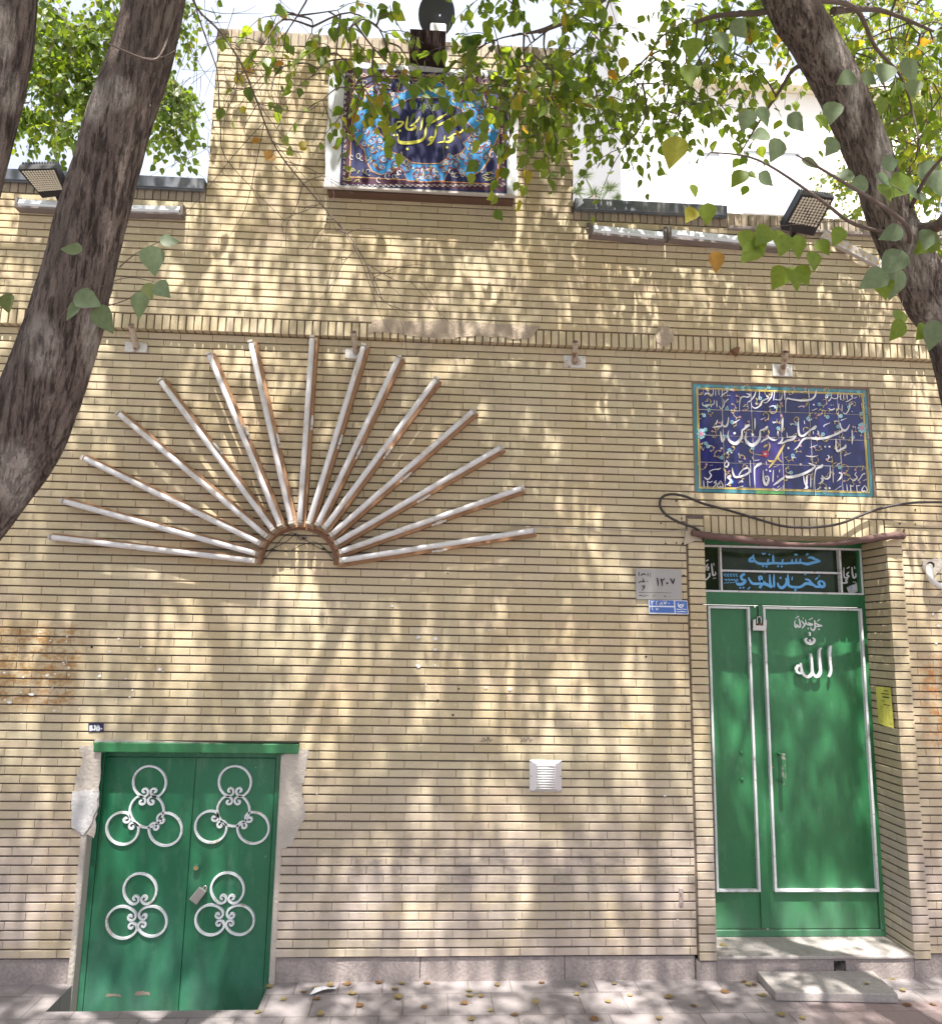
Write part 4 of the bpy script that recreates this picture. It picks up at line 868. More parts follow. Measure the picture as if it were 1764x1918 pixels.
# yellow tendrils with small blue and pink flowers
mby, mbt, mbp = MB(), MB(), MB(); rs = random.Random(21); spots = []
tries = 0
while len(spots) < 84 and tries < 4000:
    tries += 1
    x, z = rs.uniform(150, 2620), rs.uniform(190, 1720)
    if any(math.hypot(x-a, z-b) < 122 for a, b in spots): continue
    if 965 < x < 1410 and z > 970: continue
    spots.append((x, z)); r = rs.uniform(45, 85); a0 = rs.uniform(0, 6.28); sg = rs.choice((1, -1))
    sp = spiral(x, z, r, a0, .8, 8, sg, 18); ink(mby, [sp], CT, TY-.0040, .0004, per=1)
    for q in (3, 8, 13):
        px_, pz_, _ = sp[q]; an = rs.uniform(0, 6.28); l = rs.uniform(22, 40)
        ink(mby, [[(px_, pz_, 4), (px_+l*.5*math.cos(an), pz_+l*.5*math.sin(an), 14), (px_+l*math.cos(an+.4), pz_+l*math.sin(an+.4), 3)]], CT, TY-.0042, .0004, per=3)
    big = rs.random() < .5; fx, fz, _ = sp[0]
    for q in range(6):
        an = q*1.047+a0; ink(mbt if big else mbp, [], CT, TY-.0044, .0004, dots=[(fx+(20 if big else 12)*math.cos(an), fz+(20 if big else 12)*math.sin(an), 20 if big else 13)])
    ink(mbp if big else mby, [], CT, TY-.0050, .0004, dots=[(fx, fz, 12)])
for cx, cz in ((180, 900), (2580, 810)):
    for q in range(8): ink(mbt, [], CT, TY-.0044, .0004, dots=[(cx+46*math.cos(q*.785), cz+60*math.sin(q*.785), 40)])
    for q in range(6): ink(mbp, [], CT, TY-.0048, .0004, dots=[(cx+20*math.cos(q*1.05), cz+26*math.sin(q*1.05), 34)])
ink(mby, [[(1430, 1050, 12), (1370, 1150, 34), (1290, 1290, 34), (1190, 1410, 16)], [(1330, 1200, 10), (1340, 1280, 22), (1400, 1330, 4)], [(1270, 1300, 10), (1210, 1310, 30), (1165, 1285, 4)], [(1190, 1030, 14), (1205, 1090, 22), (1175, 1170, 10)], [(1180, 1060, 8), (1140, 1080, 34), (1110, 1105, 4)], [(1100, 1215, 8), (1040, 1215, 12), (975, 1200, 6)]], CT, TY-.0042, .0004)
mby.build('vine_ornament', mat('ochre glaze', (.44, .34, .13), .3), tp); mbt.build('flower_ornament', mat('pale turquoise glaze', (.20, .42, .47), .25), tp); mbp.build('flower_ornament', mat('pink glaze', (.42, .22, .30), .25), tp)
mb = MB()
for q in range(5): ink(mb, [], CT, TY-.0044, .0004, dots=[(1138+34*math.cos(q*1.257), 1200+34*math.sin(q*1.257), 40)])
mb.build('red_flower', mat('red glaze', (.50, .05, .06), .25), tp)
mb = MB()
ink(mb, [], CT, TY-.0050, .0004, dots=[(1138, 1200, 34)]); mb.build('flower_eye', mat('white glaze', (.56, .55, .57), .25), tp)

# ------------------------------------------------------------------ number plates and small notices
def board(name, c, y, thick, m, label, cat, bev=.0015, z_sheet=None):
    p = [at(*q, y) for q in c]
    t = thing(name, (p[3][0], y, p[3][2]), label, cat)
    mb = MB(); mb.prism([(a[0], a[2]) for a in (p[3], p[2], p[1], p[0])], y+thick, y); mb.build('plate', m, t); return t
CP = (1180, 1050, 14.7)
def cp(*q): return [(CP[0]+x/CP[2], CP[1]+y/CP[2]) for x, y in q]
t = board('house_number_plate', cp((150, 222), (1405, 255), (1425, 1085), (160, 1062)), -.012, .010, mat('stainless plate', (.30, .285, .27), .38, .6, var=.12, vscale=7, stretch=(1, 1, .4)), 'stainless steel house number plate reading 1207 in Persian digits', 'house number')
mb = MB()
ink(mb, [[(735, 470, 30), (760, 580, 44), (765, 705, 20)], [(830, 500, 36), (868, 580, 50), (878, 710, 22)], [(835, 500, 30), (870, 530, 36), (925, 520, 34), (935, 475, 14)], [(1100, 490, 34), (1150, 580, 42), (1172, 650, 20)], [(1215, 490, 34), (1190, 580, 40), (1172, 650, 18)],
         [(375, 675, 14), (335, 705, 24), (360, 730, 22), (400, 705, 20), (380, 675, 14)], [(400, 715, 22), (365, 770, 26), (318, 825, 12)], [(215, 878, 9), (700, 880, 10), (1150, 892, 8)], [(235, 310, 26), (238, 430, 22)], [(285, 425, 12), (320, 385, 30), (390, 372, 30), (430, 405, 10)], [(480, 340, 26), (485, 430, 20)], [(548, 330, 12), (550, 460, 12)], [(350, 490, 22), (360, 580, 34), (300, 575, 22), (240, 600, 32)], [(360, 575, 30), (410, 575, 24)], [(450, 570, 20), (490, 575, 22)], [(240, 970, 16), (300, 960, 22), (340, 975, 14)], [(400, 920, 12), (400, 985, 14), (350, 980, 16)], [(430, 965, 10), (510, 955, 14)], [(590, 990, 8), (690, 950, 10)], [(920, 975, 20), (990, 985, 22)], [(1075, 980, 10), (1095, 1010, 14)]], CP, -.0125, .0006, dots=[(1015, 622, 62), (370, 358, 30), (232, 610, 24)])
mb.build('engraved_number', mat('black enamel', (.015, .012, .012), .4), t)
t = board('utility_code_plate', cp((505, 1085), (1562, 1100), (1605, 1478), (512, 1462)), -.014, .008, mat('white enamel', (.62, .64, .68), .3), 'small blue and white utility number plate below the house number', 'number plate')
mb = MB(); blue = mat('blue enamel', (.055, .13, .40), .3, var=.15, vscale=20)
for q in (((525, 1092), (1195, 1105), (1205, 1248), (535, 1240)), ((540, 1275), (1205, 1285), (1222, 1445), (530, 1430)), ((1230, 1112), (1555, 1118), (1582, 1465), (1250, 1448))):
    p = [at(*a, -.0148) for a in cp(*q)]; mb.face([(a[0], -.0148, a[2]) for a in (p[3], p[2], p[1], p[0])])
mb.build('blue_field', blue, t)
mb = MB()
ink(mb, [[(575, 1120, 16), (595, 1200, 22), (590, 1230, 12)], [(575, 1120, 18), (620, 1135, 20), (645, 1110, 10)], [(705, 1115, 16), (725, 1230, 18)], [(710, 1140, 14), (760, 1120, 16)], [(855, 1135, 10), (810, 1225, 22)], [(855, 1135, 10), (885, 1225, 22)], [(915, 1115, 18), (950, 1200, 24)], [(1000, 1115, 18), (955, 1200, 22)], [(590, 1290, 18), (620, 1370, 16)], [(700, 1300, 18), (735, 1370, 18)], [(765, 1300, 18), (735, 1370, 16)],
         [(1330, 1160, 14), (1315, 1220, 26), (1350, 1275, 30), (1420, 1280, 28), (1465, 1220, 18), (1455, 1180, 10)], [(1340, 1250, 26), (1390, 1215, 34), (1450, 1240, 26)], [(1265, 1335, 18), (1350, 1345, 20), (1440, 1335, 16), (1545, 1348, 20)], [(1285, 1405, 22), (1370, 1410, 14), (1400, 1400, 22), (1540, 1412, 16)]], CP, -.0150, .0006, dots=[(1060, 1180, 26), (600, 1265, 40)])
mb.build('white_number', mat('white enamel', (.62, .64, .68), .3), t)
t = board('small_number_sticker', [(166, 1355.5), (194.5, 1354.5), (194.5, 1370), (166, 1371)], -.0055, .004, mat('navy sticker', (.02, .02, .07), .35), 'tiny navy number sticker on the brick above the cellar door', 'sticker')
mb = MB(); ink(mb, [[(178, 1358, 2), (179, 1364, 2.2), (176, 1368, 2)], [(184, 1358, 1.6), (187, 1366, 2.2), (182, 1367, 2), (184, 1358, 1.6)], [(168, 1368, 1.2), (175, 1366, 1.2)], [(168, 1361, 1), (174, 1360, 1)], [(168, 1364.5, 1), (174, 1363.5, 1)]], (0, 0, 1), -.0060, .0004, dots=[(191, 1365, 2.6), (180.5, 1366, 2)])
mb.build('white_number', mat('white enamel', (.62, .64, .68), .3), t)
# yellow notice hanging crookedly in the door reveal
mb = MB(); P_ = [(2.976, .20, 1.70), (2.972, .03, 1.705), (2.970, .015, 1.455), (2.955, .16, 1.47)]
N = 6
def bil(u, v): 
    a, b, c, d = [np.array(q) for q in P_]; p = (a*(1-u)+b*u)*(1-v)+(d*(1-u)+c*u)*v; p[0] -= .012*math.sin(u*3)*v; return tuple(p)
for i in range(N):
    for j in range(N): mb.face([bil(i/N, j/N), bil((i+1)/N, j/N), bil((i+1)/N, (j+1)/N), bil(i/N, (j+1)/N)])
t = thing('paper_notice', P_[1], 'yellow printed paper notice stuck to the right reveal of the main door', 'notice')
mb.build('sheet', mat('yellow paper', (.55, .52, .10), .8, var=.05), t)
mb = MB()
for k, (v, a, b, w_) in enumerate(((.08, .55, .85, .012), (.16, .35, .9, .014), (.24, .45, .88, .02), (.36, .3, .6, .006), (.44, .5, .9, .012), (.52, .3, .8, .005), (.58, .3, .88, .005), (.64, .32, .85, .005), (.70, .3, .86, .005), (.76, .34, .88, .005), (.90, .3, .9, .012))):
    q = [bil(a, v), bil(b, v), bil(b, v+w_*1.6), bil(a, v+w_*1.6)]; mb.face([(x-.0012, y-.0002, z) for x, y, z in q])
mb.build('print', mat('black print', (.05, .05, .04), .8), t)
# ------------------------------------------------------------------ sunburst of fluorescent battens
M_WOOD = mat('raw pine', (.31, .175, .095), .75, var=.25, vscale=14, stretch=(1, 1, 1), dirt=(.20, .10, .05), dscale=9, bump=.3)
M_TUBE = mat('milky tube glass', (.56, .55, .56), .4, spec=.25, var=.07, vscale=10, dirt=(.42, .37, .31), dscale=11, dlo=.50, dhi=.72)
M_HOLD = mat('aged lampholder', (.42, .38, .33), .5, var=.2, vscale=40, dirt=(.10, .08, .06), dscale=40)
TUBES = [((93, 1006), (478, 1051)), ((116, 938), (479, 1037)), ((155, 857), (488, 1018)), ((220, 773), (500, 1005)), ((299, 711), (512, 993)), ((391, 662), (525, 985)), ((469, 639), (546, 981)), ((585, 630), (561, 979)), ((682, 645), (578, 981)), ((748, 667), (594, 984)), ((818, 708), (607, 990)), ((888, 768), (619, 1003)), ((941, 836), (628, 1018)), ((980, 913), (636, 1034)), ((1003, 993), (637, 1050))]
ORD = ['lowest at the left end', 'second up from the left end', 'third up from the left end', 'fourth from the left end', 'fifth from the left end', 'sixth from the left end', 'leaning left beside the upright one', 'nearly upright, at the middle', 'first right of the upright one', 'second right of the upright one', 'third right of the upright one', 'fourth up from the right end', 'third up from the right end', 'second up from the right end', 'lowest at the right end']
TD = -.095
def oriented_box(mb, a, d, n, t, l0, l1, w0, w1, h0, h1, mi=0):
    P_ = lambda l, w_, h: tuple(Vector(a)+d*l+n*w_+t*h)
    mb.hexa([P_(l0, w0, h0), P_(l1, w0, h0), P_(l1, w1, h0), P_(l0, w1, h0)], [P_(l0, w0, h1), P_(l1, w0, h1), P_(l1, w1, h1), P_(l0, w1, h1)], mi)
for k, (o_, i_) in enumerate(TUBES):
    A, B = Vector(at(*i_, TD)), Vector(at(*o_, TD)); d = (B-A).normalized(); L = (B-A).length; n = Vector((-d.z, 0, d.x)); tw = Vector((0, -1, 0))
    th = thing('fluorescent_batten', (A.x, -.001, A.z), 'fluorescent tube on a wooden sunburst batten, '+ORD[k], 'tube light', 'tube lights of the wall sunburst')
    A0 = Vector((A.x, 0, A.z))
    mb = MB(); oriented_box(mb, A0, d, n, tw, -.02, L+.012, -.031, .013, .003, .045); o = mb.build('batten', M_WOOD, th)
    mb = MB(); pts = [A+d*f for f in (.012, .02, L-.02, L-.012)]; mb.tube(pts, [.0135, .0168, .0168, .0135], 14); mb.build('tube', M_TUBE, th, smooth=True)
    for l in (-.002, L-.012):
        mb = MB(); oriented_box(mb, A0, d, n, tw, l, l+.014, -.015, .015, .047, .115); oriented_box(mb, A0, d, n, tw, l-.004, l+.018, -.018, .018, .047, .054); mb.build('lampholder', M_HOLD, th)
    if 4 <= k:
        s = L*random.uniform(.38, .52)
        mb = MB(); mb.tube([tuple(A0+d*(s+q)+n*(-.028)+tw*.058) for q in (0, .006, .05, .055)], [.006, .011, .011, .008], 8); oriented_box(mb, A0, d, n, tw, s-.02, s+.075, -.034, -.022, .046, .050); mb.build('starter', mat('pale starter can', (.55, .52, .48), .35, .4), th)
cx, _, cz = at(559, 1052, -.02)
t = thing('sunburst_arch', (cx, -.001, cz), 'small brown wooden half-ring at the centre of the tube light sunburst', 'wooden arch')
mb = MB(); ro = at(487, 1052, -.02)[0]; R = cx-ro
n = 30
for k in range(n):
    q = []
    for a_ in (k, k+1):
        a = math.pi*(1.02-1.04*a_/n); q.append((math.cos(a), math.sin(a)))
    f = [(cx+R*1.07*q[0][0], cz+R*q[0][1]), (cx+R*1.07*q[1][0], cz+R*q[1][1]), (cx+(R*1.07-.034)*q[1][0], cz+(R-.034)*q[1][1]), (cx+(R*1.07-.034)*q[0][0], cz+(R-.034)*q[0][1])]
    mb.prism(f[::-1], -.003, -.030)
mb.build('half_ring', mat('dark stained wood', (.17, .085, .05), .7, var=.25, vscale=20), t)
mb = MB(); CW = (440, 580, 2.205)
for st in ([(130, 1000), (160, 985), (210, 960), (250, 930), (270, 950), (300, 940)], [(160, 990), (220, 1000), (270, 975), (330, 960), (370, 985), (400, 1010)], [(250, 925), (280, 945), (330, 975), (360, 990)], [(110, 1040), (140, 1010), (200, 940), (240, 920)], [(420, 1040), (390, 1010), (370, 990)]):
    mb.tube([at(CW[0]+x/CW[2], CW[1]+y/CW[2], -.012-.01*((i*7) % 3)) for i, (x, y) in enumerate(smooth_path(st, 5))], .0022, 5)
for x, y in ((155, 992), (285, 942), (365, 988), (250, 928)):
    p = at(CW[0]+x/CW[2], CW[1]+y/CW[2], -.02); mb.box((p[0]-.010, -.03, p[2]-.006), (p[0]+.010, -.004, p[2]+.006), bev=.003)
tag(mb.build('loose_wiring', mat('black wire', (.02, .02, .022), .5), None), 'tangle of thin black wires inside the half-ring of the sunburst', 'wiring')
mb = MB(); pts = [(957, 985), (1010, 987), (1080, 989.5), (1115, 990), (1180, 994), (1240, 995), (1285, 992), (1312, 990)]
mb.tube([at(x, y, -.012-.006*math.sin(i)) for i, (x, y) in enumerate(smooth_path(pts, 4))], .0028, 6)
tag(mb.build('thin_wire', mat('grey wire', (.30, .27, .25), .6), None), 'thin grey wire strung along the bricks from the sunburst to the door', 'wire')
C4 = (1164, 440, 2.94)
mb = MB(); pts = [(1900, 1478), (1764, 1472), (1600, 1475), (1450, 1500), (1340, 1535), (1200, 1590), (1050, 1610), (900, 1605), (780, 1575), (600, 1520), (450, 1480), (350, 1440), (270, 1428), (222, 1445), (210, 1485), (228, 1525), (275, 1562), (340, 1592), (400, 1612), (440, 1645), (450, 1690)]
mb.tube([at(C4[0]+x/C4[2], C4[1]+y/C4[2], -.05-.02*math.sin(i*.25)) for i, (x, y) in enumerate(smooth_path(pts, 5))], .0085, 9)
mb.tube([at(C4[0]+x/C4[2], C4[1]+y/C4[2], -.015) for x, y in ((205, 1450), (215, 1455), (228, 1450))], .004, 6)
tag(mb.build('power_cable', mat('black cable sheath', (.035, .028, .027), .45, var=.2), None, smooth=True), 'thick black cable looping across the wall over the main door', 'cable')
# rolled-up cloth slung under the lintel
C1 = (1160, 900, 2.92)
t = thing('rolled_awning', at(1300, 1000, -.03), 'sagging brown rolled awning cloth slung above the main door', 'awning')
pts = [(395, 285, 34), (450, 296, 40), (520, 306, 40), (660, 322, 40), (800, 338, 38), (930, 350, 28), (1060, 350, 20), (1180, 345, 26), (1320, 326, 38), (1440, 308, 40), (1530, 300, 46), (1556, 308, 40)]
sp = smooth_path(pts, 5); mb = MB()
mb.tube([at(C1[0]+x/C1[2], C1[1]+y/C1[2], -.045) for x, y, w_ in sp], [w_*.5/C1[2]/300*(1+.10*math.sin(i*1.7)) for i, (x, y, w_) in enumerate(sp)], 12)
mb.build('cloth_roll', mat('faded brown canvas', (.115, .068, .060), .9, var=.25, vscale=18, bump=1.2, bscale=24, stretch=(.3, 1, 1)), t, smooth=True)
mb = MB(); plt = [at(C1[0]+x/C1[2], C1[1]+y/C1[2], -.02) for x, y in ((362, 275), (395, 268), (455, 300), (458, 325), (415, 330), (352, 352))]
mb.prism([(p[0], p[2]) for p in plt], -.012, -.018); mb.build('torn_flap', mat('torn canvas', (.42, .36, .28), .9), t)
mb = MB()
for x in (400, 1545):
    p = at(C1[0]+x/C1[2], C1[1]+285/C1[2], -.045); mb.tube([(p[0], .0, p[2]), (p[0], -.06, p[2]), (p[0], -.066, p[2]+.02)], .006, 6)
mb.build('hook', mat('rusty iron', (.16, .08, .045), .7), t)
# pipe stubs on screw plates under the string course
M_RPIPE = mat('rusty painted pipe', (.42, .35, .28), .6, dirt=(.16, .08, .04), dscale=22, dlo=.48, dhi=.62)
M_PLT = mat('white painted plate', (.56, .55, .53), .5, dirt=(.32, .20, .12), dscale=18, dlo=.52, dhi=.66)
for (pl, pt, pb, lab, big) in ((((236, 641), (276, 661)), (246, 608), (256, 652), 'pale pipe stub on a white screw plate beside the left tree trunk', 1), (((647, 653), (672, 673)), (662, 622), (667, 660), 'brown pipe stub on a small plate behind the sunburst tube tops', 0), (((1055, 666), (1096, 690)), (1077, 640), (1076, 680), 'rusty pipe stub on a white plate right of the sunburst', 1), (((1445, 682), (1483, 706)), (1471, 659), (1464, 698), 'pipe stub on a white plate above the blue tile panel', 1)):
    a, b = at(*pl[0]), at(*pl[1]); t = thing('pipe_stub', ((a[0]+b[0])/2, 0, b[2]), lab, 'pipe stub', 'pipe stubs under the brick string course')
    mb = MB(); mb.box((a[0], -.010, b[2]), (b[0], .003, a[2]), bev=.002)
    for x in (a[0]+.015, b[0]-.015): mb.tube([(x, -.010, a[2]-.015), (x, -.013, a[2]-.015)], .005, 8)
    mb.build('plate', M_PLT, t)
    base = at(*pb, -.012); tip = at(*pt, -.13)
    mb = MB(); d = Vector(tip)-Vector(base); mb.tube([base, tuple(Vector(base)+d*.5), tip], .019, 14, cap=False); mb.tube([tuple(Vector(base)+d*.5), tip], .014, 12, cap=False); mb.build('pipe', M_RPIPE, t, smooth=True)
mb = MB(); pl = [at(C4[0]+x/C4[2], C4[1]+y/C4[2], UP-.03) for x, y in ((605, 630), (640, 612), (650, 620), (640, 660))]
mb.prism([(p[0], p[2]) for p in pl], UP+.01, UP-.03); tag(mb.build('rusty_bracket', mat('rusty iron', (.16, .08, .045), .7), None), 'small broken rusty bracket on the string course', 'bracket')
# vent grille
p = [at(*q, -.012) for q in ((992, 1424), (1052, 1424), (1052, 1484), (992, 1484))]
vx0, vx1, vz0, vz1 = p[0][0], p[1][0], p[2][2], p[0][2]
t = thing('vent_grille', (vx0, 0, vz0), 'square pressed aluminium vent grille on the lower brick wall', 'vent')
M_ALU = mat('pressed aluminium', (.60, .59, .60), .35, .6, var=.06)
mb = MB(); e = .018
outer = [(vx0, vz0), (vx1, vz0), (vx1, vz1), (vx0, vz1)]; inn = [(vx0+e+.018, vz0+e), (vx1-e-.018, vz0+e), (vx1-e-.018, vz1-e), (vx0+e+.018, vz1-e)]
for i in range(4):
    j = (i+1) % 4; mb.face([(outer[i][0], -.005, outer[i][1]), (outer[j][0], -.005, outer[j][1]), (inn[j][0], -.020, inn[j][1]), (inn[i][0], -.020, inn[i][1])]); mb.face([(outer[j][0], -.005, outer[j][1]), (outer[i][0], -.005, outer[i][1]), (outer[i][0], .002, outer[i][1]), (outer[j][0], .002, outer[j][1])])
mb.face([(x, -.0195, z) for x, z in inn]); mb.build('cover', M_ALU, t)
mb = MB()
for k in range(10):
    z = inn[0][1]+.008+(inn[2][1]-inn[0][1]-.016)*k/9; x0, x1_ = inn[0][0]+.006, inn[1][0]-.006
    mb.add([(x0, -.0198, z+.005), (x1_, -.0198, z+.005), (x1_, -.029, z-.004), (x0, -.029, z-.004), (x1_, -.0198, z-.005), (x0, -.0198, z-.005)], [(0, 1, 2, 3), (3, 2, 4, 5)])
mb.build('louvre', M_ALU, t)
mb = MB()
for x, z in outer+[((vx0+.001), (vz0+vz1)/2), (vx1-.001, (vz0+vz1)/2)]:
    xx = x+(.008 if x < (vx0+vx1)/2 else -.008); zz = z+(.008 if z < vz0+.02 else -.008 if z > vz1-.02 else 0); mb.tube([(xx, -.006, zz), (xx, -.0105, zz)], .0035, 8)
mb.build('screw', mat('dark screw', (.1, .09, .09), .5), t)
mb = MB(); a, b = at(1270.5, 1663), at(1279, 1697); mb.box((a[0], -.006, b[2]), (b[0], .001, a[2]), bev=.002); mb.box((a[0]+.006, -.016, a[2]-.03), (a[0]+.013, -.0062, a[2]-.018)); mb.tube([((a[0]+b[0])/2, -.006, b[2]+.02), ((a[0]+b[0])/2, -.009, b[2]+.02)], .004, 8)
tag(mb.build('wall_hook_plate', mat('weathered zinc', (.27, .22, .21), .6, dirt=(.15, .09, .07), dscale=25), None), 'narrow weathered metal tab screwed low on the wall near the door', 'wall hook')
# white drain elbow at the right edge
t = thing('drain_pipe_elbow', at(1745, 1080), 'curved white plastic pipe elbow coming out of a plastered hole at the right edge', 'pipe')
CE = (1160, 900, 2.92); mb = MB()
pts = [(1690, 455, .05), (1692, 470, .0), (1690, 490, -.045), (1695, 520, -.06), (1715, 555, -.06), (1745, 575, -.05), (1790, 580, -.035), (1900, 582, -.03)]
mb.tube([at(CE[0]+x/CE[2], CE[1]+y/CE[2], yy) for x, y, yy in smooth_path(pts, 5)], .0195, 14); mb.build('pipe', mat('white pvc', (.60, .59, .57), .4, dirt=(.42, .38, .34), dscale=16), t, smooth=True)
mb = MB(); pl = [(lambda q: (q[0], q[2]))(at(CE[0]+x/CE[2], CE[1]+y/CE[2])) for x, y in ((1655, 440), (1720, 425), (1764, 430), (1764, 470), (1720, 520), (1680, 510), (1650, 480))]
mb.prism(ragged(pl, .01, 4), -.001, -.0065); mb.build('plaster_patch', M_PLAST, t)
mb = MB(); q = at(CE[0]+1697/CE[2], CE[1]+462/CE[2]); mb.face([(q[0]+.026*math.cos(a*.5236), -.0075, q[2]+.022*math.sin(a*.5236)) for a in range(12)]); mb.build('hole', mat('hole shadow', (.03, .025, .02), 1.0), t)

# ------------------------------------------------------------------ linear lamps on the parapet, floodlights, dish
M_DIF = mat('frosted diffuser', (.66, .69, .74), .5, spec=.2, var=.05, vscale=6); M_HSG = mat('grey lamp housing', (.20, .17, .165), .6, var=.2, vscale=12)
def strip_lamp(a, b, h, lab):
    A, B = at(*a, UP-.06), at(*b, UP-.06); t = thing('linear_wall_lamp', (A[0], UP, A[2]), lab, 'wall lamp', 'linear lamps along the parapet')
    A, B = Vector(A), Vector(B); d = (B-A).normalized(); L = (B-A).length; n = Vector((-d.z, 0, d.x)); tw = Vector((0, -1, 0)); A0 = Vector((A.x, UP, A.z))
    mb = MB(); oriented_box(mb, A0, d, n, tw, 0, L, -h*1.15, -h*.84, .004, .07); oriented_box(mb, A0, d, n, tw, 0, L, -h*.82, h*.6, .004, .03); mb.build('housing', M_HSG, t)
    mb = MB(); prof = [(-.83, .031), (-.83, .066), (-.45, .074), (-.2, .066), (.4, .060), (.62, .036), (.62, .031)]
    P_ = lambda l, q: tuple(A0+d*l+n*(q[0]*h)+tw*q[1])
    for i in range(len(prof)-1): mb.face([P_(.01, prof[i]), P_(L-.01, prof[i]), P_(L-.01, prof[i+1]), P_(.01, prof[i+1])])
    for l in (.01, L-.01): mb.face([P_(l, q) for q in (prof if l > .1 else prof[::-1])])
    mb.build('diffuser', M_DIF, t)
    for l in (-.012, L-.004):
        mb = MB(); oriented_box(mb, A0, d, n, tw, l, l+.016, -h*1.1, h*.75, .001, .066); oriented_box(mb, A0, d, n, tw, l-.012, l+.006, h*.3, h*1.35, .001, .012); mb.build('end_bracket', mat('dark bracket', (.14, .12, .11), .6), t)
strip_lamp((1108, 426), (1244, 439), .046, 'frosted linear lamp nearest the raised parapet on its right side')
strip_lamp((1254, 434), (1388, 447), .046, 'frosted linear lamp on the right parapet, further from the raised part')
strip_lamp((1394, 449), (1462, 455), .040, 'short frosted linear lamp under the right floodlight')
strip_lamp((33, 377), (128, 382), .040, 'frosted linear lamp under the left floodlight')
strip_lamp((215, 387), (340, 391), .040, 'frosted linear lamp right of the left tree trunk')
t = thing('led_bar', at(1552, 446, UP-.02), 'slanting bar of amber LED dots hanging off the right parapet', 'lamp')
A, B = Vector(at(1540, 440, UP-.05)), Vector(at(1662, 504, UP-.05)); d = (B-A).normalized(); L = (B-A).length; n = Vector((-d.z, 0, d.x)); tw = Vector((0, -1, 0))
mb = MB(); oriented_box(mb, A, d, n, tw, 0, L, -.025, .03, -.02, .012); mb.build('housing', mat('pale lamp body', (.45, .42, .40), .5), t)
mb = MB()
for k in range(9):
    c_ = A+d*(L*(k+.5)/9)+n*.002; mb.tube([tuple(c_+tw*.0125), tuple(c_+tw*.016)], .009, 10)
mb.build('led_dot', mat('amber led dome', (.60, .38, .14), .3), t)
M_FLB = mat('black cast housing', (.018, .017, .019), .5, var=.2)
def floodlight(c, ytop, ybot, lab, cols, rows, bracket):
    P_ = [Vector(at(*c[0], ytop)), Vector(at(*c[1], ytop)), Vector(at(*c[2], ybot)), Vector(at(*c[3], ybot))]
    t = thing('floodlight', tuple((P_[2]+P_[3])/2), lab, 'floodlight', 'floodlights on the parapet')
    nrm = (P_[1]-P_[0]).cross(P_[3]-P_[0]).normalized()
    if nrm.dot(Vector((0, -1, 0))) < 0: nrm = -nrm
    bk = [p-nrm*.05 for p in P_]
    mb = MB(); mb.hexa([tuple(p) for p in P_], [tuple(p) for p in bk])
    o = mb.build('housing', M_FLB, t)
    mb = MB()
    bil_ = lambda u, v: (P_[0]*(1-u)+P_[1]*u)*(1-v)+(P_[3]*(1-u)+P_[2]*u)*v
    for i in range(14):
        u = (i+.5)/14; a, b = bil_(u, .02)-nrm*.05, bil_(u, .98)-nrm*.05; w_ = (P_[1]-P_[0]).normalized()*.004
        mb.hexa([tuple(a-w_), tuple(a+w_), tuple(b+w_), tuple(b-w_)], [tuple(a-w_-nrm*.035), tuple(a+w_-nrm*.035), tuple(b+w_-nrm*.035), tuple(b-w_-nrm*.035)])
    mb.build('cooling_fins', M_FLB, t)
    mb = MB(); r = (P_[1]-P_[0]).length/cols*.40; ex = (P_[1]-P_[0]).normalized(); ey = nrm.cross(ex).normalized()
    for i in range(cols):
        for j in range(rows):
            c_ = bil_(.06+.88*(i+.5)/cols, .05+.72*(j+.5)/rows)
            ring = [tuple(c_+nrm*.003+(ex*math.cos(q*.785)+ey*math.sin(q*.785))*r) for q in range(8)]; mid = tuple(c_+nrm*.009)
            for q in range(8): mb.face([ring[q], ring[(q+1) % 8], mid])
    mb.build('lens_array', mat('led lens', (.62, .58, .48), .2), t)
    mb = MB(); q = (P_[2]+P_[3])/2-nrm*.04; mb.tube([tuple(q), tuple(q+Vector((0, .05, -.02))), (q.x, UP-.002, q.z-.03)], .014, 8); mb.build('bracket', M_FLB, t)
floodlight([(34, 317), (106, 315), (126, 366), (80, 371)], -.32, -.14, 'black LED floodlight tilted down on the left parapet beside the trunks', 12, 10, 0)
floodlight([(1500, 364), (1562, 371), (1523, 442), (1463, 430)], -.34, -.12, 'black LED floodlight tilted down on the right parapet beside the right trunk', 9, 10, 0)
# old halogen floodlight over the banner
p0, p1 = at(768, 54, -.24), at(834, 106, -.24)
t = thing('floodlight', (p0[0], UP, p1[2]), 'boxy brown ribbed floodlight mounted above the mosque banner', 'floodlight')
mb = MB(); yb_ = UP-.006; M_BRN = mat('dark brown cast metal', (.035, .022, .022), .9, spec=.08, var=.2)
mb.hexa([(p0[0], -.24, p1[2]), (p1[0], -.24, p1[2]), (p1[0], -.24, p0[2]), (p0[0], -.24, p0[2])], [(p0[0]+.005, yb_, p1[2]-.005), (p1[0]-.005, yb_, p1[2]-.005), (p1[0]-.01, yb_-.05, p0[2]+.01), (p0[0]+.01, yb_-.05, p0[2]+.01)]); mb.build('housing', M_BRN, t)
mb = MB()
for k in range(11):
    x = p0[0]+.03+(p1[0]-p0[0]-.06)*k/10; mb.box((x-.004, -.254, p1[2]+.035), (x+.004, -.2405, p0[2]-.02), bev=.002)
mb.build('rib', M_BRN, t)
mb = MB(); mb.box((p1[0]+.004, -.15, p1[2]-.01), (p1[0]+.022, UP-.004, p1[2]+.16)); mb.build('bracket', mat('pale bracket', (.42, .40, .40), .5), t)
t = thing('satellite_dish', at(815, 60, .4), 'dark grey dish on a white mast behind the raised parapet', 'satellite dish')
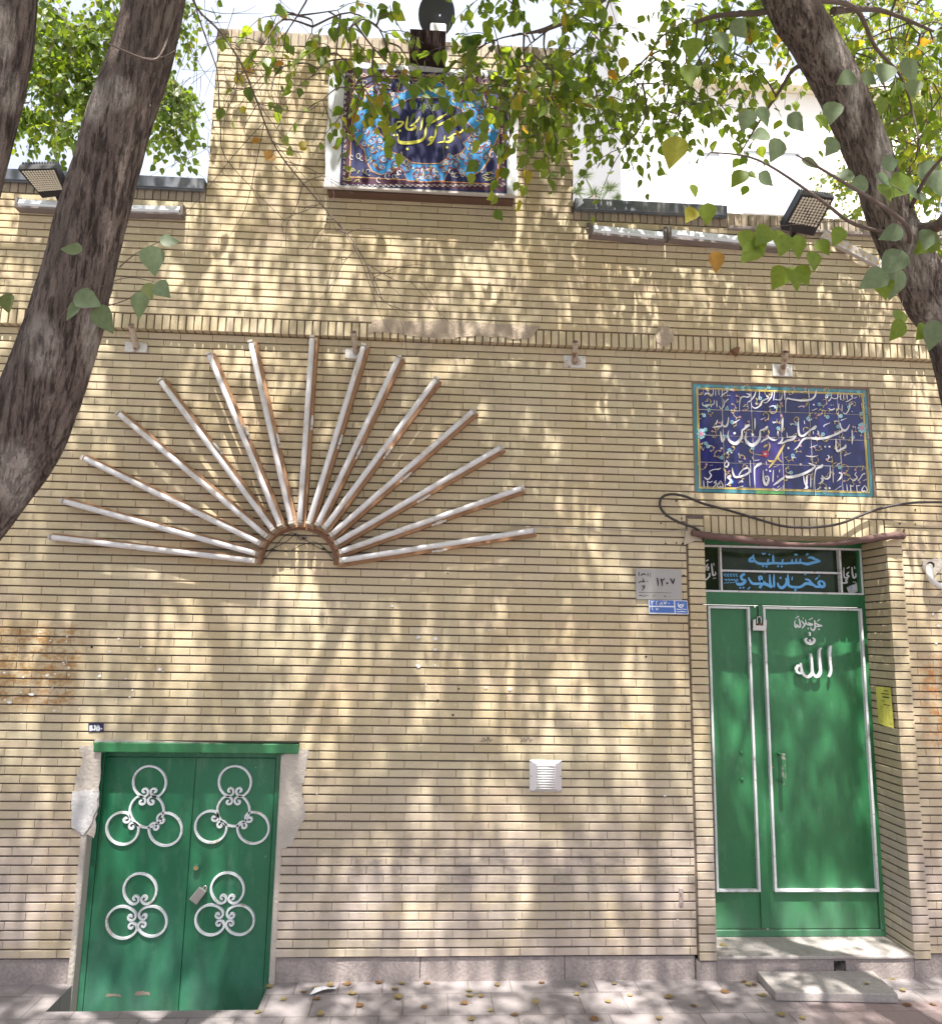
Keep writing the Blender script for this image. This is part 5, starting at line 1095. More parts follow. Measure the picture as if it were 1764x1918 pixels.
c_ = Vector(at(818, 27, .35)); ax = Vector((-.45, .60, .65)).normalized(); ex = ax.cross(Vector((0, 0, 1))).normalized(); ey = ax.cross(ex).normalized()
mb = MB(); R = .15
rings = [(R*f, -.05*(1-f*f)) for f in (.05, .3, .55, .8, 1.0)]
for side, off in ((0, 0.0), (1, -.006)):
    b0 = len(mb.v)
    for r, h in rings:
        for k in range(28): mb.v.append(tuple(c_+ex*r*math.cos(k*.2244)+ey*r*math.sin(k*.2244)+ax*(h+off))); mb.tint.append(.5)
    for i in range(4):
        for k in range(28):
            q = (b0+i*28+k, b0+i*28+(k+1) % 28, b0+(i+1)*28+(k+1) % 28, b0+(i+1)*28+k); mb.f.append(q if side else q[::-1]); mb.m.append(0)
mb.tube([tuple(c_+ex*R*math.cos(k*.2244)+ey*R*math.sin(k*.2244)) for k in range(29)], .005, 6)
mb.build('dish', mat('grey dish paint', (.06, .065, .075), .8, spec=.1), t, smooth=True)
mb = MB(); q = at(830, 75, .35); mb.box((q[0]-.10, .30, 5.6), (q[0]+.02, .42, c_.z-.11), bev=.01); mb.build('mast', mat('white mast', (.62, .62, .64), .5), t)
# ------------------------------------------------------------------ bark, leaves
def bark_mat():
    m, t, b, P = base_mat('grey brown bark')
    at_ = _n(t, 'ShaderNodeAttribute', attribute_name='tint')
    c = _mix(t, _noise(t, P, 9, 6, .65, .35, .68, (1.6, 1.6, .28)), (.150, .112, .100), (.31, .245, .215))
    fur = _noise(t, P, 40, 7, .75, .485, .39, (1.5, 1.5, .17))
    c = _mix(t, _math(t, 'MULTIPLY', fur, .72), c, (.045, .033, .030))
    c = _mix(t, _noise(t, P, 3.2, 5, .65, .56, .68, (1, 1, .6)), c, (.20, .16, .14))
    c = _mix(t, _math(t, 'MULTIPLY', at_.outputs['Fac'], _noise(t, P, 16, 6, .75, .32, .50, (1.3, 1.3, .6))), c, (.46, .40, .36))  # paler bark patches, some of them sunlit spots painted into the colour
    t.links.new(c, b.inputs['Base Color']); b.inputs['Roughness'].default_value = .9; b.inputs['Specular IOR Level'].default_value = .2
    bp = _n(t, 'ShaderNodeBump'); bp.inputs['Strength'].default_value = 1.0; bp.inputs['Distance'].default_value = .03
    h = _math(t, 'SUBTRACT', _noise(t, P, 110, 4, .7, stretch=(1, 1, .5)), _math(t, 'MULTIPLY', fur, .9))
    t.links.new(h, bp.inputs['Height']); t.links.new(bp.outputs[0], b.inputs['Normal'])
    return m
M_BARK = bark_mat()
M_TWIG = mat('twig bark', (.13, .10, .088), .9, spec=.15, var=.35, vscale=24, bump=1.0, bscale=60)
def leaf_mat(name, stops, trans=.5):
    m, t, b, P = base_mat(name)
    at_ = _n(t, 'ShaderNodeAttribute', attribute_name='tint')
    r = _n(t, 'ShaderNodeValToRGB'); el = r.color_ramp.elements
    while len(el) < len(stops): el.new(.5)
    for e_, (p, c) in zip(el, stops): e_.position = p; e_.color = (*c, 1)
    t.links.new(at_.outputs['Fac'], r.inputs[0])
    c = _mix(t, _noise(t, P, 60, 3, .6, .35, .75), r.outputs[0], _mix(t, 1.0, r.outputs[0], (.72, .8, .7), 'MULTIPLY'))
    t.links.new(c, b.inputs['Base Color']); b.inputs['Roughness'].default_value = .45; b.inputs['Specular IOR Level'].default_value = .35
    tr = _n(t, 'ShaderNodeBsdfTranslucent')
    tc = _mix(t, 1.0, c, (2.3, 2.1, .7), 'MULTIPLY'); t.links.new(tc, tr.inputs[0])
    ms = _n(t, 'ShaderNodeMixShader'); ms.inputs[0].default_value = trans
    t.links.new(b.outputs[0], ms.inputs[1]); t.links.new(tr.outputs[0], ms.inputs[2])
    t.links.new(ms.outputs[0], t.nodes['Material Output'].inputs[0])
    return m
M_LEAF = leaf_mat('plane leaf green', [(0, (.075, .125, .022)), (.45, (.125, .185, .032)), (.8, (.19, .245, .04)), (.96, (.28, .25, .04)), (1, (.30, .16, .04))])
M_LEAFY = leaf_mat('yellowing leaf', [(0, (.05, .09, .015)), (.5, (.10, .15, .02)), (.8, (.17, .19, .025)), (.93, (.28, .22, .03)), (1, (.30, .14, .03))])
M_LEAFP = leaf_mat('pale leaf underside', [(0, (.115, .155, .095)), (.6, (.15, .19, .11)), (.85, (.18, .21, .08)), (1, (.30, .19, .11))], .3)
ROWS = np.array([(0, .02), (.10, .26), (.28, .40), (.50, .36), (.75, .18), (1.0, .0)])
TV = np.array([(t, s*w_, .16*abs(s)*w_-.10*t*t) for t, w_ in ROWS for s in (-1, 0, 1)])
TF = [(3*i+k, 3*i+k+1, 3*i+k+4, 3*i+k+3) for i in range(len(ROWS)-1) for k in (0, 1)]
class Crown:
    def __init__(s): s.p = []; s.d = []; s.n = []; s.s = []; s.t = []; s.tw = MB(); s.nodes = []
    def leaf(s, p, d, n, size, tint): s.p.append(tuple(p)); s.d.append(tuple(d)); s.n.append(tuple(n)); s.s.append(size); s.t.append(tint)
    def sprig(s, p0, d, L, n, size, droop=.5, trange=(0, 1), rad=.0028):
        p0 = np.array(p0, float); d = np.array(d, float); d /= np.linalg.norm(d); pts = []
        for i in range(5):
            u = i/4*L; pts.append(p0+d*u+np.array([0, 0, -droop*u*u/max(L, .01)]))
        s.tw.tube([tuple(q) for q in pts], [rad, rad*.9, rad*.75, rad*.6, rad*.4], 4, cap=False)
        for i in range(n):
            u = (i+.6)/n; k = min(3, int(u*4)); f = u*4-k; q = pts[k]*(1-f)+pts[k+1]*f
            tg = pts[k+1]-pts[k]; tg /= np.linalg.norm(tg)
            side = np.cross(tg, RNG.normal(size=3)); side /= np.linalg.norm(side)
            dd = tg*.35+side*.75+np.array([0, 0, -.75])+RNG.normal(size=3)*.22; dd /= np.linalg.norm(dd)
            nn = np.array([0, 0, .75])+RNG.normal(size=3)*.6
            s.leaf(q+dd*size*.22, dd, nn, size*RNG.uniform(.7, 1.15), RNG.uniform(*trange)**1.15)
    def build(s, parent, m, name='crown', twig_mat=None):
        N = len(s.p); p = np.array(s.p); d = np.array(s.d); n = np.array(s.n); sz = np.array(s.s)[:, None, None]
        d /= np.linalg.norm(d, axis=1)[:, None]; sd = np.cross(n, d); sd /= np.linalg.norm(sd, axis=1)[:, None]+1e-9; up = np.cross(d, sd)
        V = p[:, None, :]+sz*(TV[None, :, 0:1]*d[:, None]+TV[None, :, 1:2]*sd[:, None]+TV[None, :, 2:3]*up[:, None])
        off = np.array(parent.location); V = V.reshape(-1, 3)-off
        nv = len(TV); F = (np.array(TF)[None]+(np.arange(N)*nv)[:, None, None]).reshape(-1, 4)
        me = bpy.data.meshes.new(name); me.vertices.add(len(V)); me.vertices.foreach_set('co', V.ravel())
        me.loops.add(F.size); me.loops.foreach_set('vertex_index', F.ravel().astype(np.int32)); me.polygons.add(len(F))
        me.polygons.foreach_set('loop_start', (np.arange(len(F))*4).astype(np.int32)); me.polygons.foreach_set('loop_total', np.full(len(F), 4, np.int32))
        me.polygons.foreach_set('use_smooth', np.ones(len(F), bool))
        a = me.attributes.new('tint', 'FLOAT', 'POINT'); a.data.foreach_set('value', np.repeat(np.array(s.t), nv).astype(np.float32))
        me.update(calc_edges=True); me.validate(); me.materials.append(m)
        o = bpy.data.objects.new(name, me); COL.objects.link(o); o.parent = parent
        if s.tw.v: s.tw.build('branches', twig_mat or M_TWIG, parent)
        return o
def limb(cr, pts, r0, r1, n=7):
    sp = smooth_path(pts, 6); m = len(sp)
    cr.tw.tube(sp, [(r0+(r1-r0)*i/(m-1))*(1+.08*mnoise.noise(Vector(sp[i])*9)) for i in range(m)], max(n, 10))
    cr.nodes += [np.array(q) for q in sp[2:]]
def connect(cr, q, r=.006):
    """thin branch from the nearest limb point to q"""
    q = np.array(q, float); A = np.array(cr.nodes); w_ = np.linalg.norm(A-q, axis=1)+np.maximum(0, q[2]-A[:, 2])*.0
    b = A[np.argmin(w_)]; l = np.linalg.norm(q-b)
    if l < .05: return q-b+1e-3
    mid = (b+q)/2+RNG.normal(size=3)*l*.08+np.array([0, 0, .08*l]); sp = smooth_path([tuple(b), tuple(mid), tuple(q)], 4)
    rr = min(.014, r*(1+.5*l)); cr.tw.tube(sp, [rr+(.0028-rr)*i/(len(sp)-1) for i in range(len(sp))], 4, cap=False)
    cr.nodes += [np.array(s_) for s_ in sp[3::3]]
    return q-b
def cluster(cr, c, k, n, size, L=(.18, .36), trange=(0, 1), droop=.55, spread=1.0):
    v = connect(cr, c); v = v/(np.linalg.norm(v)+1e-6)
    for _ in range(k):
        d = v*.5+RNG.normal(size=3)*spread*.75+np.array([0, 0, -.12]); cr.sprig(c, d, RNG.uniform(*L), n, size*RNG.uniform(.85, 1.15), droop, trange)
def region(cr, cx, cy, rx, ry, num, y0, y1, k, n, size, **kw):
    got = 0
    while got < num:
        u, v = RNG.uniform(-1, 1, 2)
        if u*u+v*v > 1: continue
        if ((cx+u*rx-805)/62)**2+((cy+v*ry-55)/70)**2 < 1 or abs(cx+u*rx-805) < 25 and cy+v*ry < 60 or ((cx+u*rx-760)/120)**2+((cy+v*ry-235)/75)**2 < 1: continue
        cluster(cr, at(cx+u*rx, cy+v*ry, RNG.uniform(y0, y1)), k, n, size, **kw); got += 1
def trunk(parent, path, y, patches=(), below=None, name='trunk', seed=0.0, ring=96):
    """path: (px, py, width px) down the photo, placed at depth y; below: world points that carry on to the ground"""
    W_ = []
    for q in path:
        yy = q[3] if len(q) > 3 else y
        p = at(q[0], q[1], yy); dist = np.dot(np.array(p)-CPOS, ROT[:, 1]); W_.append((*p, q[2]*.86*dist/FPX/2))
    if below: W_ += list(below)
    sp = smooth_path(W_, 36); mb = MB(); n = ring; m = len(sp)
    for i, (x, yy, z, r) in enumerate(sp):
        a, b = sp[max(i-1, 0)], sp[min(i+1, m-1)]; t_ = Vector((b[0]-a[0], b[1]-a[1], b[2]-a[2])).normalized()
        e1 = t_.cross(Vector((0, 1, 0))).normalized(); e2 = e1.cross(t_).normalized(); s_along = i*.025
        for k in range(n):
            th = 6.28318*k/n
            q = Vector((math.cos(th)*2.2, math.sin(th)*2.2, s_along*.9+seed))
            rdg = mnoise.fractal(Vector((q.x*1.5, q.y*1.5, q.z*.8)), 1.0, 2.0, 4)
            big = mnoise.noise(Vector((q.x*.5, q.y*.5, q.z*1.2+9)))
            rr = r*(1+.045*rdg-.035*abs(mnoise.noise(Vector((q.x*3.2, q.y*3.2, q.z*1.1+3))))+.025*big-.09*max(0, mnoise.fractal(Vector((q.x*4.5, q.y*4.5, q.z*1.3+5)), .8, 2.1, 3)))
            v = Vector((x, yy, z))+(e1*math.cos(th)+e2*math.sin(th))*rr
            tint = 0.0
            pp = proj(v)
            for (ax, ay, ra, rb) in patches:
                dq = ((pp[0]-ax)/ra)**2+((pp[1]-ay)/rb)**2
                if dq < 1.6: tint = max(tint, min(1, 1.6-dq))
            mb.v.append(tuple(v)); mb.tint.append(tint)
    for i in range(m-1):
        for k in range(n):
            k2 = (k+1) % n; mb.f.append((i*n+k, i*n+k2, (i+1)*n+k2, (i+1)*n+k)); mb.m.append(0)
    mb.f.append(tuple(range(n))[::-1]); mb.m.append(0)
    return mb.build(name, M_BARK, parent, smooth=True, tint=True)
def inframe(p, mx=0, my=0):
    a, b, c = proj(p); return c > 0 and -mx < a < PW+mx and -my < b < PH+my

# ---- big curved trunk on the left
TL = thing('street_tree', (-2.25, -2.0, 0), 'thick dark trunk curving across the left of the wall, with bare twigs', 'tree', 'street trees on the pavement')
trunk(TL, [(352, -330, 106), (322, -160, 112), (292, -2, 121), (267, 102, 126), (231, 204, 130), (202, 306, 132), (173, 408, 136), (146, 523, 142), (116, 626, 152), (80, 730, 158), (35, 833, 165), (-38, 936, 168)], -2.0,
      patches=[(78, 650, 30, 55), (28, 890, 34, 62), (178, 190, 22, 40), (220, 175, 30, 30), (170, 640, 14, 60)], below=[(-2.06, -2.0, 1.75, .165), (-2.20, -2.0, 1.0, .18), (-2.25, -2.0, .35, .205), (-2.26, -2.0, -.05, .27)], seed=2.0)  # pale bark patches; sunlight is painted in on the lower left
cl = Crown()
top = at(352, -330, -2.0)
cl.nodes.append(np.array(top))
limb(cl, [top, (top[0]+.5, -2.2, top[2]+.7), (top[0]+1.2, -2.6, top[2]+2.1), (top[0]+2.0, -3.0, top[2]+2.4)], .085, .02)
limb(cl, [top, (top[0]-.2, -1.8, top[2]+.6), (top[0]-.9, -1.5, top[2]+2.2), (top[0]-1.8, -1.6, top[2]+2.7)], .08, .02)
limb(cl, [top, (top[0]+.1, -2.6, top[2]+.5), (top[0]-.2, -3.5, top[2]+1.9), (top[0]-.4, -4.6, top[2]+2.1)], .07, .02)
limb(cl, [top, (top[0]+.45, -1.55, top[2]+.25), (top[0]+1.1, -1.2, top[2]+.5), (top[0]+1.7, -1.0, top[2]+.6)], .05, .012)
# ---- second stem at the far left edge
TF_ = thing('street_tree', (-2.9, -2.5, 0), 'second trunk cut off by the left edge of the picture, rough flaking bark', 'tree', 'street trees on the pavement')
trunk(TF_, [(22, -320, 128), (8, -150, 140), (-8, -2, 158), (-22, 102, 164), (-46, 204, 164), (-74, 320, 166), (-110, 440, 170), (-190, 600, 172)], -2.5, patches=[(10, 60, 20, 50), (20, 170, 18, 40)], below=[(-2.5, -2.5, 1.3, .16), (-2.85, -2.5, .4, .19), (-2.9, -2.5, -.05, .25)], seed=7.0)
cf = Crown(); topf = at(30, -320, -2.5)
limb(cf, [topf, (topf[0]-.2, -2.6, topf[2]+.6), (topf[0]-.9, -2.9, topf[2]+2.2), (topf[0]-1.6, -3.2, topf[2]+2.6)], .09, .02)
limb(cf, [topf, (topf[0]+.1, -2.9, topf[2]+.6), (topf[0]+.1, -3.8, topf[2]+2.1), (topf[0]+.3, -4.6, topf[2]+2.2)], .07, .02)
# ---- right trunk
TR = thing('street_tree', (3.0, -1.5, 0), 'leaning trunk at the right edge with leafy boughs over the banner and parapet', 'tree', 'street trees on the pavement')
trunk(TR, [(1360, -330, 88), (1418, -160, 92), (1478, -2, 100), (1525, 80, 92), (1569, 160, 92), (1605, 239, 91), (1637, 319, 87), (1663, 399, 90), (1700, 479, 97), (1742, 560, 104), (1800, 660, 116)], -1.5,
      patches=[(1570, 90, 26, 34), (1600, 190, 14, 60), (1655, 300, 16, 80), (1720, 470, 30, 60), (1760, 600, 26, 40)], below=[(2.62, -1.5, 2.3, .125), (2.85, -1.5, 1.3, .14), (2.98, -1.5, .4, .165), (3.0, -1.5, -.05, .22)], seed=4.4)
mbk = MB()
cr = Crown(); topr = at(1360, -330, -1.5)
limb(cr, [topr, (topr[0]-.3, -1.6, topr[2]+.5), (topr[0]-1.0, -1.9, topr[2]+1.9), (topr[0]-2.0, -2.2, topr[2]+2.2), (topr[0]-3.0, -2.4, topr[2]+2.3)], .09, .018)
limb(cr, [topr, (topr[0]+.2, -1.8, topr[2]+.6), (topr[0]+.9, -2.4, topr[2]+2.2), (topr[0]+1.7, -3.0, topr[2]+2.6)], .08, .02)
limb(cr, [topr, (topr[0]-.1, -2.3, topr[2]+.6), (topr[0]-.2, -3.3, topr[2]+2.0), (topr[0]-.1, -4.5, topr[2]+2.2)], .08, .02)
limb(cr, [at(1440, -100, -1.5), at(1330, -120, -1.2), at(1200, -60, -.9), at(1100, 20, -.8), at(1010, 60, -1.0)], .04, .010)
limb(cr, [at(1470, -20, -1.5), at(1440, 20, -1.4), at(1340, 30, -1.2), at(1250, 60, -1.0)], .022, .007)
limb(cr, [at(1555, 130, -1.45), at(1493, 125, -1.3), at(1459, 171, -1.1), at(1420, 230, -.95), at(1387, 285, -.9)], .014, .004)
limb(cr, [at(1520, 0, -1.5), at(1600, 15, -1.2), at(1640, 90, -1.0), at(1690, 150, -.9), at(1720, 260, -.9)], .015, .005)
limb(cr, [at(1560, 20, -1.3), at(1650, 20, -.8), at(1750, 60, -.4)], .02, .008)
limb(cr, [at(1700, 470, -1.5), at(1690, 415, -1.75), at(1560, 330, -1.9), at(1490, 290, -1.95)], .012, .003)
limb(cr, [at(1690, 440, -1.55), at(1600, 420, -1.7), at(1530, 370, -1.8), at(1420, 300, -1.8), at(1330, 285, -1.75)], .010, .003)
limb(cr, [at(1700, 400, -1.5), at(1735, 330, -1.9), at(1790, 270, -2.1)], .012, .005)
limb(cr, [at(1710, 430, -1.5), at(1760, 420, -1.75), at(1800, 360, -2.0)], .03, .026)
# leaves seen in the picture
region(cr, 965, 95, 110, 130, 20, -1.3, -.7, 3, 7, .072)
region(cr, 1010, 205, 75, 90, 12, -1.2, -.8, 3, 6, .074)
region(cr, 1185, 110, 130, 120, 24, -.9, -.2, 3, 7, .064, trange=(0, .75))
region(cr, 1190, 225, 110, 62, 14, -.8, -.2, 3, 6, .062, trange=(0, .7))
region(cr, 1360, 60, 120, 80, 22, -1.1, -.4, 3, 7, .066)
region(cr, 1380, 175, 110, 60, 9, -.9, -.2, 3, 6, .062, trange=(0, .8))
region(cr, 1650, 60, 130, 100, 30, -.7, .6, 3, 7, .066, trange=(.2, 1))
region(cr, 1690, 210, 100, 130, 26, -.9, .3, 3, 7, .066, trange=(.1, .95))
region(cr, 1590, 90, 50, 90, 6, -.2, .6, 3, 6, .062, trange=(.3, 1))
region(cr, 1740, 420, 40, 130, 8, -1.0, -.3, 2, 5, .066)
region(cl, 590, 50, 130, 55, 8, -1.3, -.8, 2, 5, .070)
region(cl, 720, 100, 110, 85, 13, -1.3, -.8, 2, 6, .072)
region(cl, 640, 170, 80, 50, 3, -1.1, -.8, 2, 4, .066)
region(cl, 530, 130, 60, 60, 4, -1.0, -.8, 1, 5, .062)
# bare twigs hanging in front of the parapet
def twig(cr_, px, y, r0, r1):
    pts = [at(a, b, y+.10*math.sin(i*1.3)) for i, (a, b) in enumerate(px)]; sp = smooth_path(pts, 5)
    cr_.tw.tube(sp, [r0+(r1-r0)*i/(len(sp)-1) for i in range(len(sp))], 5, cap=False); return sp
main = [(352, -120), (362, 0), (411, 58), (452, 119), (483, 194), (520, 282), (600, 381), (660, 450), (700, 520), (716, 562)]
PALE = mat('pale twig bark', (.22, .18, .16), .85, var=.25, vscale=12); 
sp = twig(cl, main, -1.5, .0065, .0015)
for i in range(6, len(sp)-4, 2):
    p = np.array(sp[i])
    for _ in range(2):
        d = np.array([RNG.uniform(-.7, .9), RNG.uniform(-.3, .4), RNG.uniform(-1.0, .1)]); L = RNG.uniform(.15, .55); q = [tuple(p), tuple(p+d*L*.4+RNG.normal(size=3)*.02), tuple(p+d*L*.75+RNG.normal(size=3)*.03), tuple(p+d*L+np.array([0, 0, -.08]))]
        s2 = smooth_path(q, 4); cl.tw.tube(s2, [.0022-.0013*k/(len(s2)-1) for k in range(len(s2))], 4, cap=False)
        if RNG.uniform() < .5:
            b = np.array(s2[6]); e_ = b+np.array([RNG.uniform(-.2, .2), RNG.uniform(-.1, .1), RNG.uniform(-.22, .02)]); cl.tw.tube([tuple(b), tuple((b+e_)/2+RNG.normal(size=3)*.015), tuple(e_)], [.0014, .0011, .0008], 4, cap=False)
twig(cl, [(350, -60), (372, 30), (400, 110), (408, 140), (413, 230), (420, 290), (470, 350), (540, 420)], -1.3, .0045, .0012)
for _ in range(26):
    a = (RNG.uniform(330, 560), RNG.uniform(-20, 160)); l = RNG.uniform(60, 190); an = RNG.uniform(.7, 2.5)
    twig(cl, [a, (a[0]+l*.5*math.cos(an)+RNG.uniform(-15, 15), a[1]+l*.5*math.sin(an)), (a[0]+l*math.cos(an)+RNG.uniform(-30, 30), a[1]+l*math.sin(an))], RNG.uniform(-1.5, -1.0), .0015, .0007)
for _ in range(16):
    a = (RNG.uniform(280, 400), RNG.uniform(150, 330)); l = RNG.uniform(50, 120); an = RNG.uniform(-.6, 2.6)
    twig(cl, [a, (a[0]+l*.5*math.cos(an)+RNG.uniform(-15, 15), a[1]+l*.5*math.sin(an)), (a[0]+l*math.cos(an)+RNG.uniform(-25, 25), a[1]+l*math.sin(an))], RNG.uniform(-1.6, -1.2), .0013, .0007)
twig(cl, [(345, -10), (325, 40), (305, 95), (280, 112), (210, 85)], -2.28, .005, .0025); twig(cl, [(330, 95), (300, 108), (255, 105), (190, 75)], -2.3, .003, .0015)
twig(cl, [(275, 110), (278, 150), (282, 200)], -2.3, .002, .001)
for (px, py, s_, an) in ((500, 272, 24, 200), (512, 288, 26, 240), (500, 300, 16, 250)): pass
# withered leaves caught on the twigs
for (px, py, an, tt) in ((472, 266, 20, 1.0), (506, 282, 250, 1.0), (518, 294, 200, 1.0), (560, 275, 30, .97), (580, 285, 160, .97), (532, 118, 200, 1.0), (545, 770, 90, .95)):
    cl.leaf(at(px, py, -1.35 if py < 700 else -.012), (math.cos(math.radians(an)), -.1, math.sin(math.radians(an))), (.2, -1, .3), .055 if py < 700 else .022, tt)
# close sprigs: (px, py of stalk end, length px, heading in degrees clockwise from right, tint)
def near_leaves(cr_, lst, y):
    for (px, py, l, an, tt) in lst:
        if tt >= .5 and cr_ is cnr: cr__ = cr; tt = .2+.6*tt if tt < .9 else tt
        else: cr__ = cr_
        yy = y+RNG.uniform(-.08, .08); p = at(px, py, yy); dist = np.dot(np.array(p)-CPOS, ROT[:, 1]); a = math.radians(an)
        cr__.leaf(p, (math.cos(a), RNG.uniform(-.25, .25), -math.sin(a)), (RNG.uniform(-.4, .4), -1, RNG.uniform(-.2, .5)), l*dist/FPX*1.05, tt)
cnl, cnr = Crown(), Crown()
near_leaves(cnl, [(155, 470, 40, 185, .3), (283, 460, 56, 80, .2), (300, 452, 34, -10, .2), (268, 545, 52, 100, .25), (292, 530, 42, 45, .15), (275, 530, 32, 70, .8), (140, 552, 52, 20, .1), (182, 572, 56, 62, .1), (150, 568, 40, 130, .2), (12, 550, 40, 75, .7)], -2.35)
for pts in ([(120, 640), (110, 600), (150, 560), (205, 530), (245, 520), (290, 528)], [(205, 572), (240, 560), (275, 535)], [(225, 500), (255, 475), (300, 452)], [(175, 420), (165, 445), (158, 468)], [(150, 560), (165, 572), (182, 574)]): twig(cnl, pts, -2.33, .0022, .001)
near_leaves(cnr, [(1395, 320, 40, 130, .5), (1420, 325, 36, 30, .3), (1295, 345, 26, 70, .8), (1325, 380, 40, 90, .75), (1300, 390, 36, 120, .95), (1400, 430, 44, 100, .7), (1412, 445, 40, 70, .6), (1440, 425, 48, 125, .7), (1455, 430, 46, 80, .6), (1475, 440, 42, 110, .6), (1490, 440, 44, 75, .55), (1520, 470, 40, 85, .6), (1340, 470, 40, 85, 1.0), (1420, 460, 48, 135, .65), (1470, 500, 52, 120, .7), (1480, 500, 50, 80, .7), (1492, 498, 42, 60, .65), (1530, 450, 36, 60, .5), (1575, 425, 38, 110, .6),
      (1405, 205, 42, 110, .2), (1420, 200, 40, 60, .2), (1560, 190, 46, 100, .25), (1600, 140, 40, 150, .2), (1612, 140, 36, 20, .3), (1660, 120, 50, 110, .15), (1690, 110, 52, 60, .2), (1710, 150, 40, 100, .25), (1650, 180, 38, 90, .6), (1300, 70, 48, 100, .5), (1340, 60, 44, 60, .2), (1370, 40, 40, 40, .2), (1640, 330, 44, 20, .1), (1650, 310, 40, -20, .1), (1625, 340, 40, 160, .15), (1600, 330, 38, 185, .1), (1645, 345, 40, 60, .5), (1700, 330, 60, 130, .5), (1720, 310, 56, 40, .1), (1745, 320, 54, 80, .15), (1700, 360, 50, 0, .2), (1690, 430, 44, 160, .1), (1740, 430, 46, 110, .3), (1690, 470, 60, 130, .15), (1680, 500, 62, 100, .2), (1660, 510, 56, 150, .3), (1650, 520, 46, 90, .75), (1690, 600, 44, 120, .5), (1680, 580, 40, 90, .6), (1750, 600, 56, 95, .15), (1735, 610, 40, 130, .6), (1755, 440, 54, 140, .5), (1565, 260, 40, 120, .3), (1530, 215, 36, 60, .6), (1460, 260, 46, 110, .3), (1475, 215, 42, 40, .1), (1440, 250, 40, 160, .35), (1270, 255, 60, 105, .9), (1290, 120, 46, 90, .5), (1500, 300, 40, 20, .3)], -1.75)
for pts in ([(1640, 430), (1580, 415), (1500, 420), (1430, 425), (1395, 430)], [(1480, 425), (1478, 460), (1478, 500)], [(1700, 470), (1660, 480), (1640, 510)], [(1690, 360), (1650, 335), (1610, 335)], [(1420, 300), (1410, 318), (1400, 322)], [(1330, 285), (1310, 320), (1325, 378)], [(1700, 520), (1690, 560), (1685, 600)], [(1764, 470), (1750, 540), (1748, 600)]): twig(cnr, pts, -1.76, .0025, .001)
# canopy overhead, out of the picture, that dapples the wall
def canopy(crown, xr, num):
    got = 0; tries = 0
    while got < num and tries < 30000:
        tries += 1
        z = RNG.uniform(6.0, 9.2); p = np.array([RNG.uniform(*xr), RNG.uniform(-5.9, -.35), z])
        if inframe(p, 60, 110): continue
        h = mnoise.noise(Vector((p[0]*.9, p[1]*.9, p[2]*.5)))
        if h < -.6: continue
        cluster(crown, p, 6, 9, .074, L=(.35, .8), droop=.3, spread=1.5); got += 1
NCAN = 3.35
canopy(cf, (-5.2, -2.2), int(62*NCAN)); canopy(cl, (-2.6, .9), int(98*NCAN)); canopy(cr, (.5, 5.2), int(125*NCAN))
cl.build(TL, M_LEAF); cr.build(TR, M_LEAF); cf.build(TF_, M_LEAF)
o = cnl.build(TL, M_LEAFP, 'leaf_sprigs'); o['label'] = 'few pale leaves on close twigs in front of the trunk'
o = cnr.build(TR, M_LEAFP, 'leaf_sprigs'); o['label'] = 'large pale leaves on low twigs close to the trunk'

# ---- trees and a house beyond the wall
def garden_tree(name, x, y, h, label, regs, m, r=.14, group=None):
    t = thing(name, (x, y, -.4), label, 'tree', group)
    mb = MB(); sp = smooth_path([(x, y, -.42), (x+.1, y, h*.4), (x-.1, y, h*.75), (x, y, h)], 8); mb.tube(sp, [r*(1-.6*i/(len(sp)-1)) for i in range(len(sp))], 12); mb.build('trunk', M_BARK, t, smooth=True)
    c = Crown(); c.nodes = [np.array(q) for q in sp[10:]]
    for g in regs: region(c, *g[:4], g[4], g[5], g[6], *g[7:10], L=(.3, .6), trange=g[10] if len(g) > 10 else (0, 1))
    c.build(t, m); return t
gx = at(190, 120, 6.0)
garden_tree('garden_tree', gx[0], 6.2, gx[2]-1.2, 'yellowing leafy tree behind the left parapet between the trunks', [(150, 60, 130, 90, 64, 5.4, 7.0, 5, 9, .11, (.1, .8)), (180, 180, 150, 75, 56, 5.4, 6.8, 5, 9, .11, (0, .7)), (325, 200, 28, 65, 14, 5.6, 6.2, 4, 8, .115, (.1, .7)), (345, 40, 30, 40, 8, 5.6, 6.4, 4, 7, .09, (.1, .8)), (-150, 120, 140, 160, 34, 5.4, 7.4, 5, 8, .1)], M_LEAFY, .16)
gx = at(1650, 260, 5.0)
garden_tree('garden_tree', gx[0], 5.2, gx[2]-.8, 'bright green tree behind the parapet, beyond the right trunk', [(1600, 330, 60, 70, 20, 4.6, 5.8, 5, 9, .07, (.2, .9)), (1690, 250, 90, 150, 40, 4.6, 6.2, 5, 8, .085, (.3, .95)), (1640, 60, 130, 90, 30, 5, 6.5, 5, 8, .085, (.3, 1)), (1850, 200, 100, 180, 26, 5, 6.5, 5, 8, .09)], M_LEAFY, .15)
px_ = at(1112, 385, 8.5); t = thing('pine_tree', (px_[0], 8.5, -.4), 'small pale pine top showing above the right parapet by the raised part', 'pine tree')
mb = MB(); mb.tube([(px_[0], 8.5, -.42), (px_[0], 8.5, px_[2]+.2)], [.12, .03], 10); mb.build('trunk', M_BARK, t, smooth=True)
mb = MB()
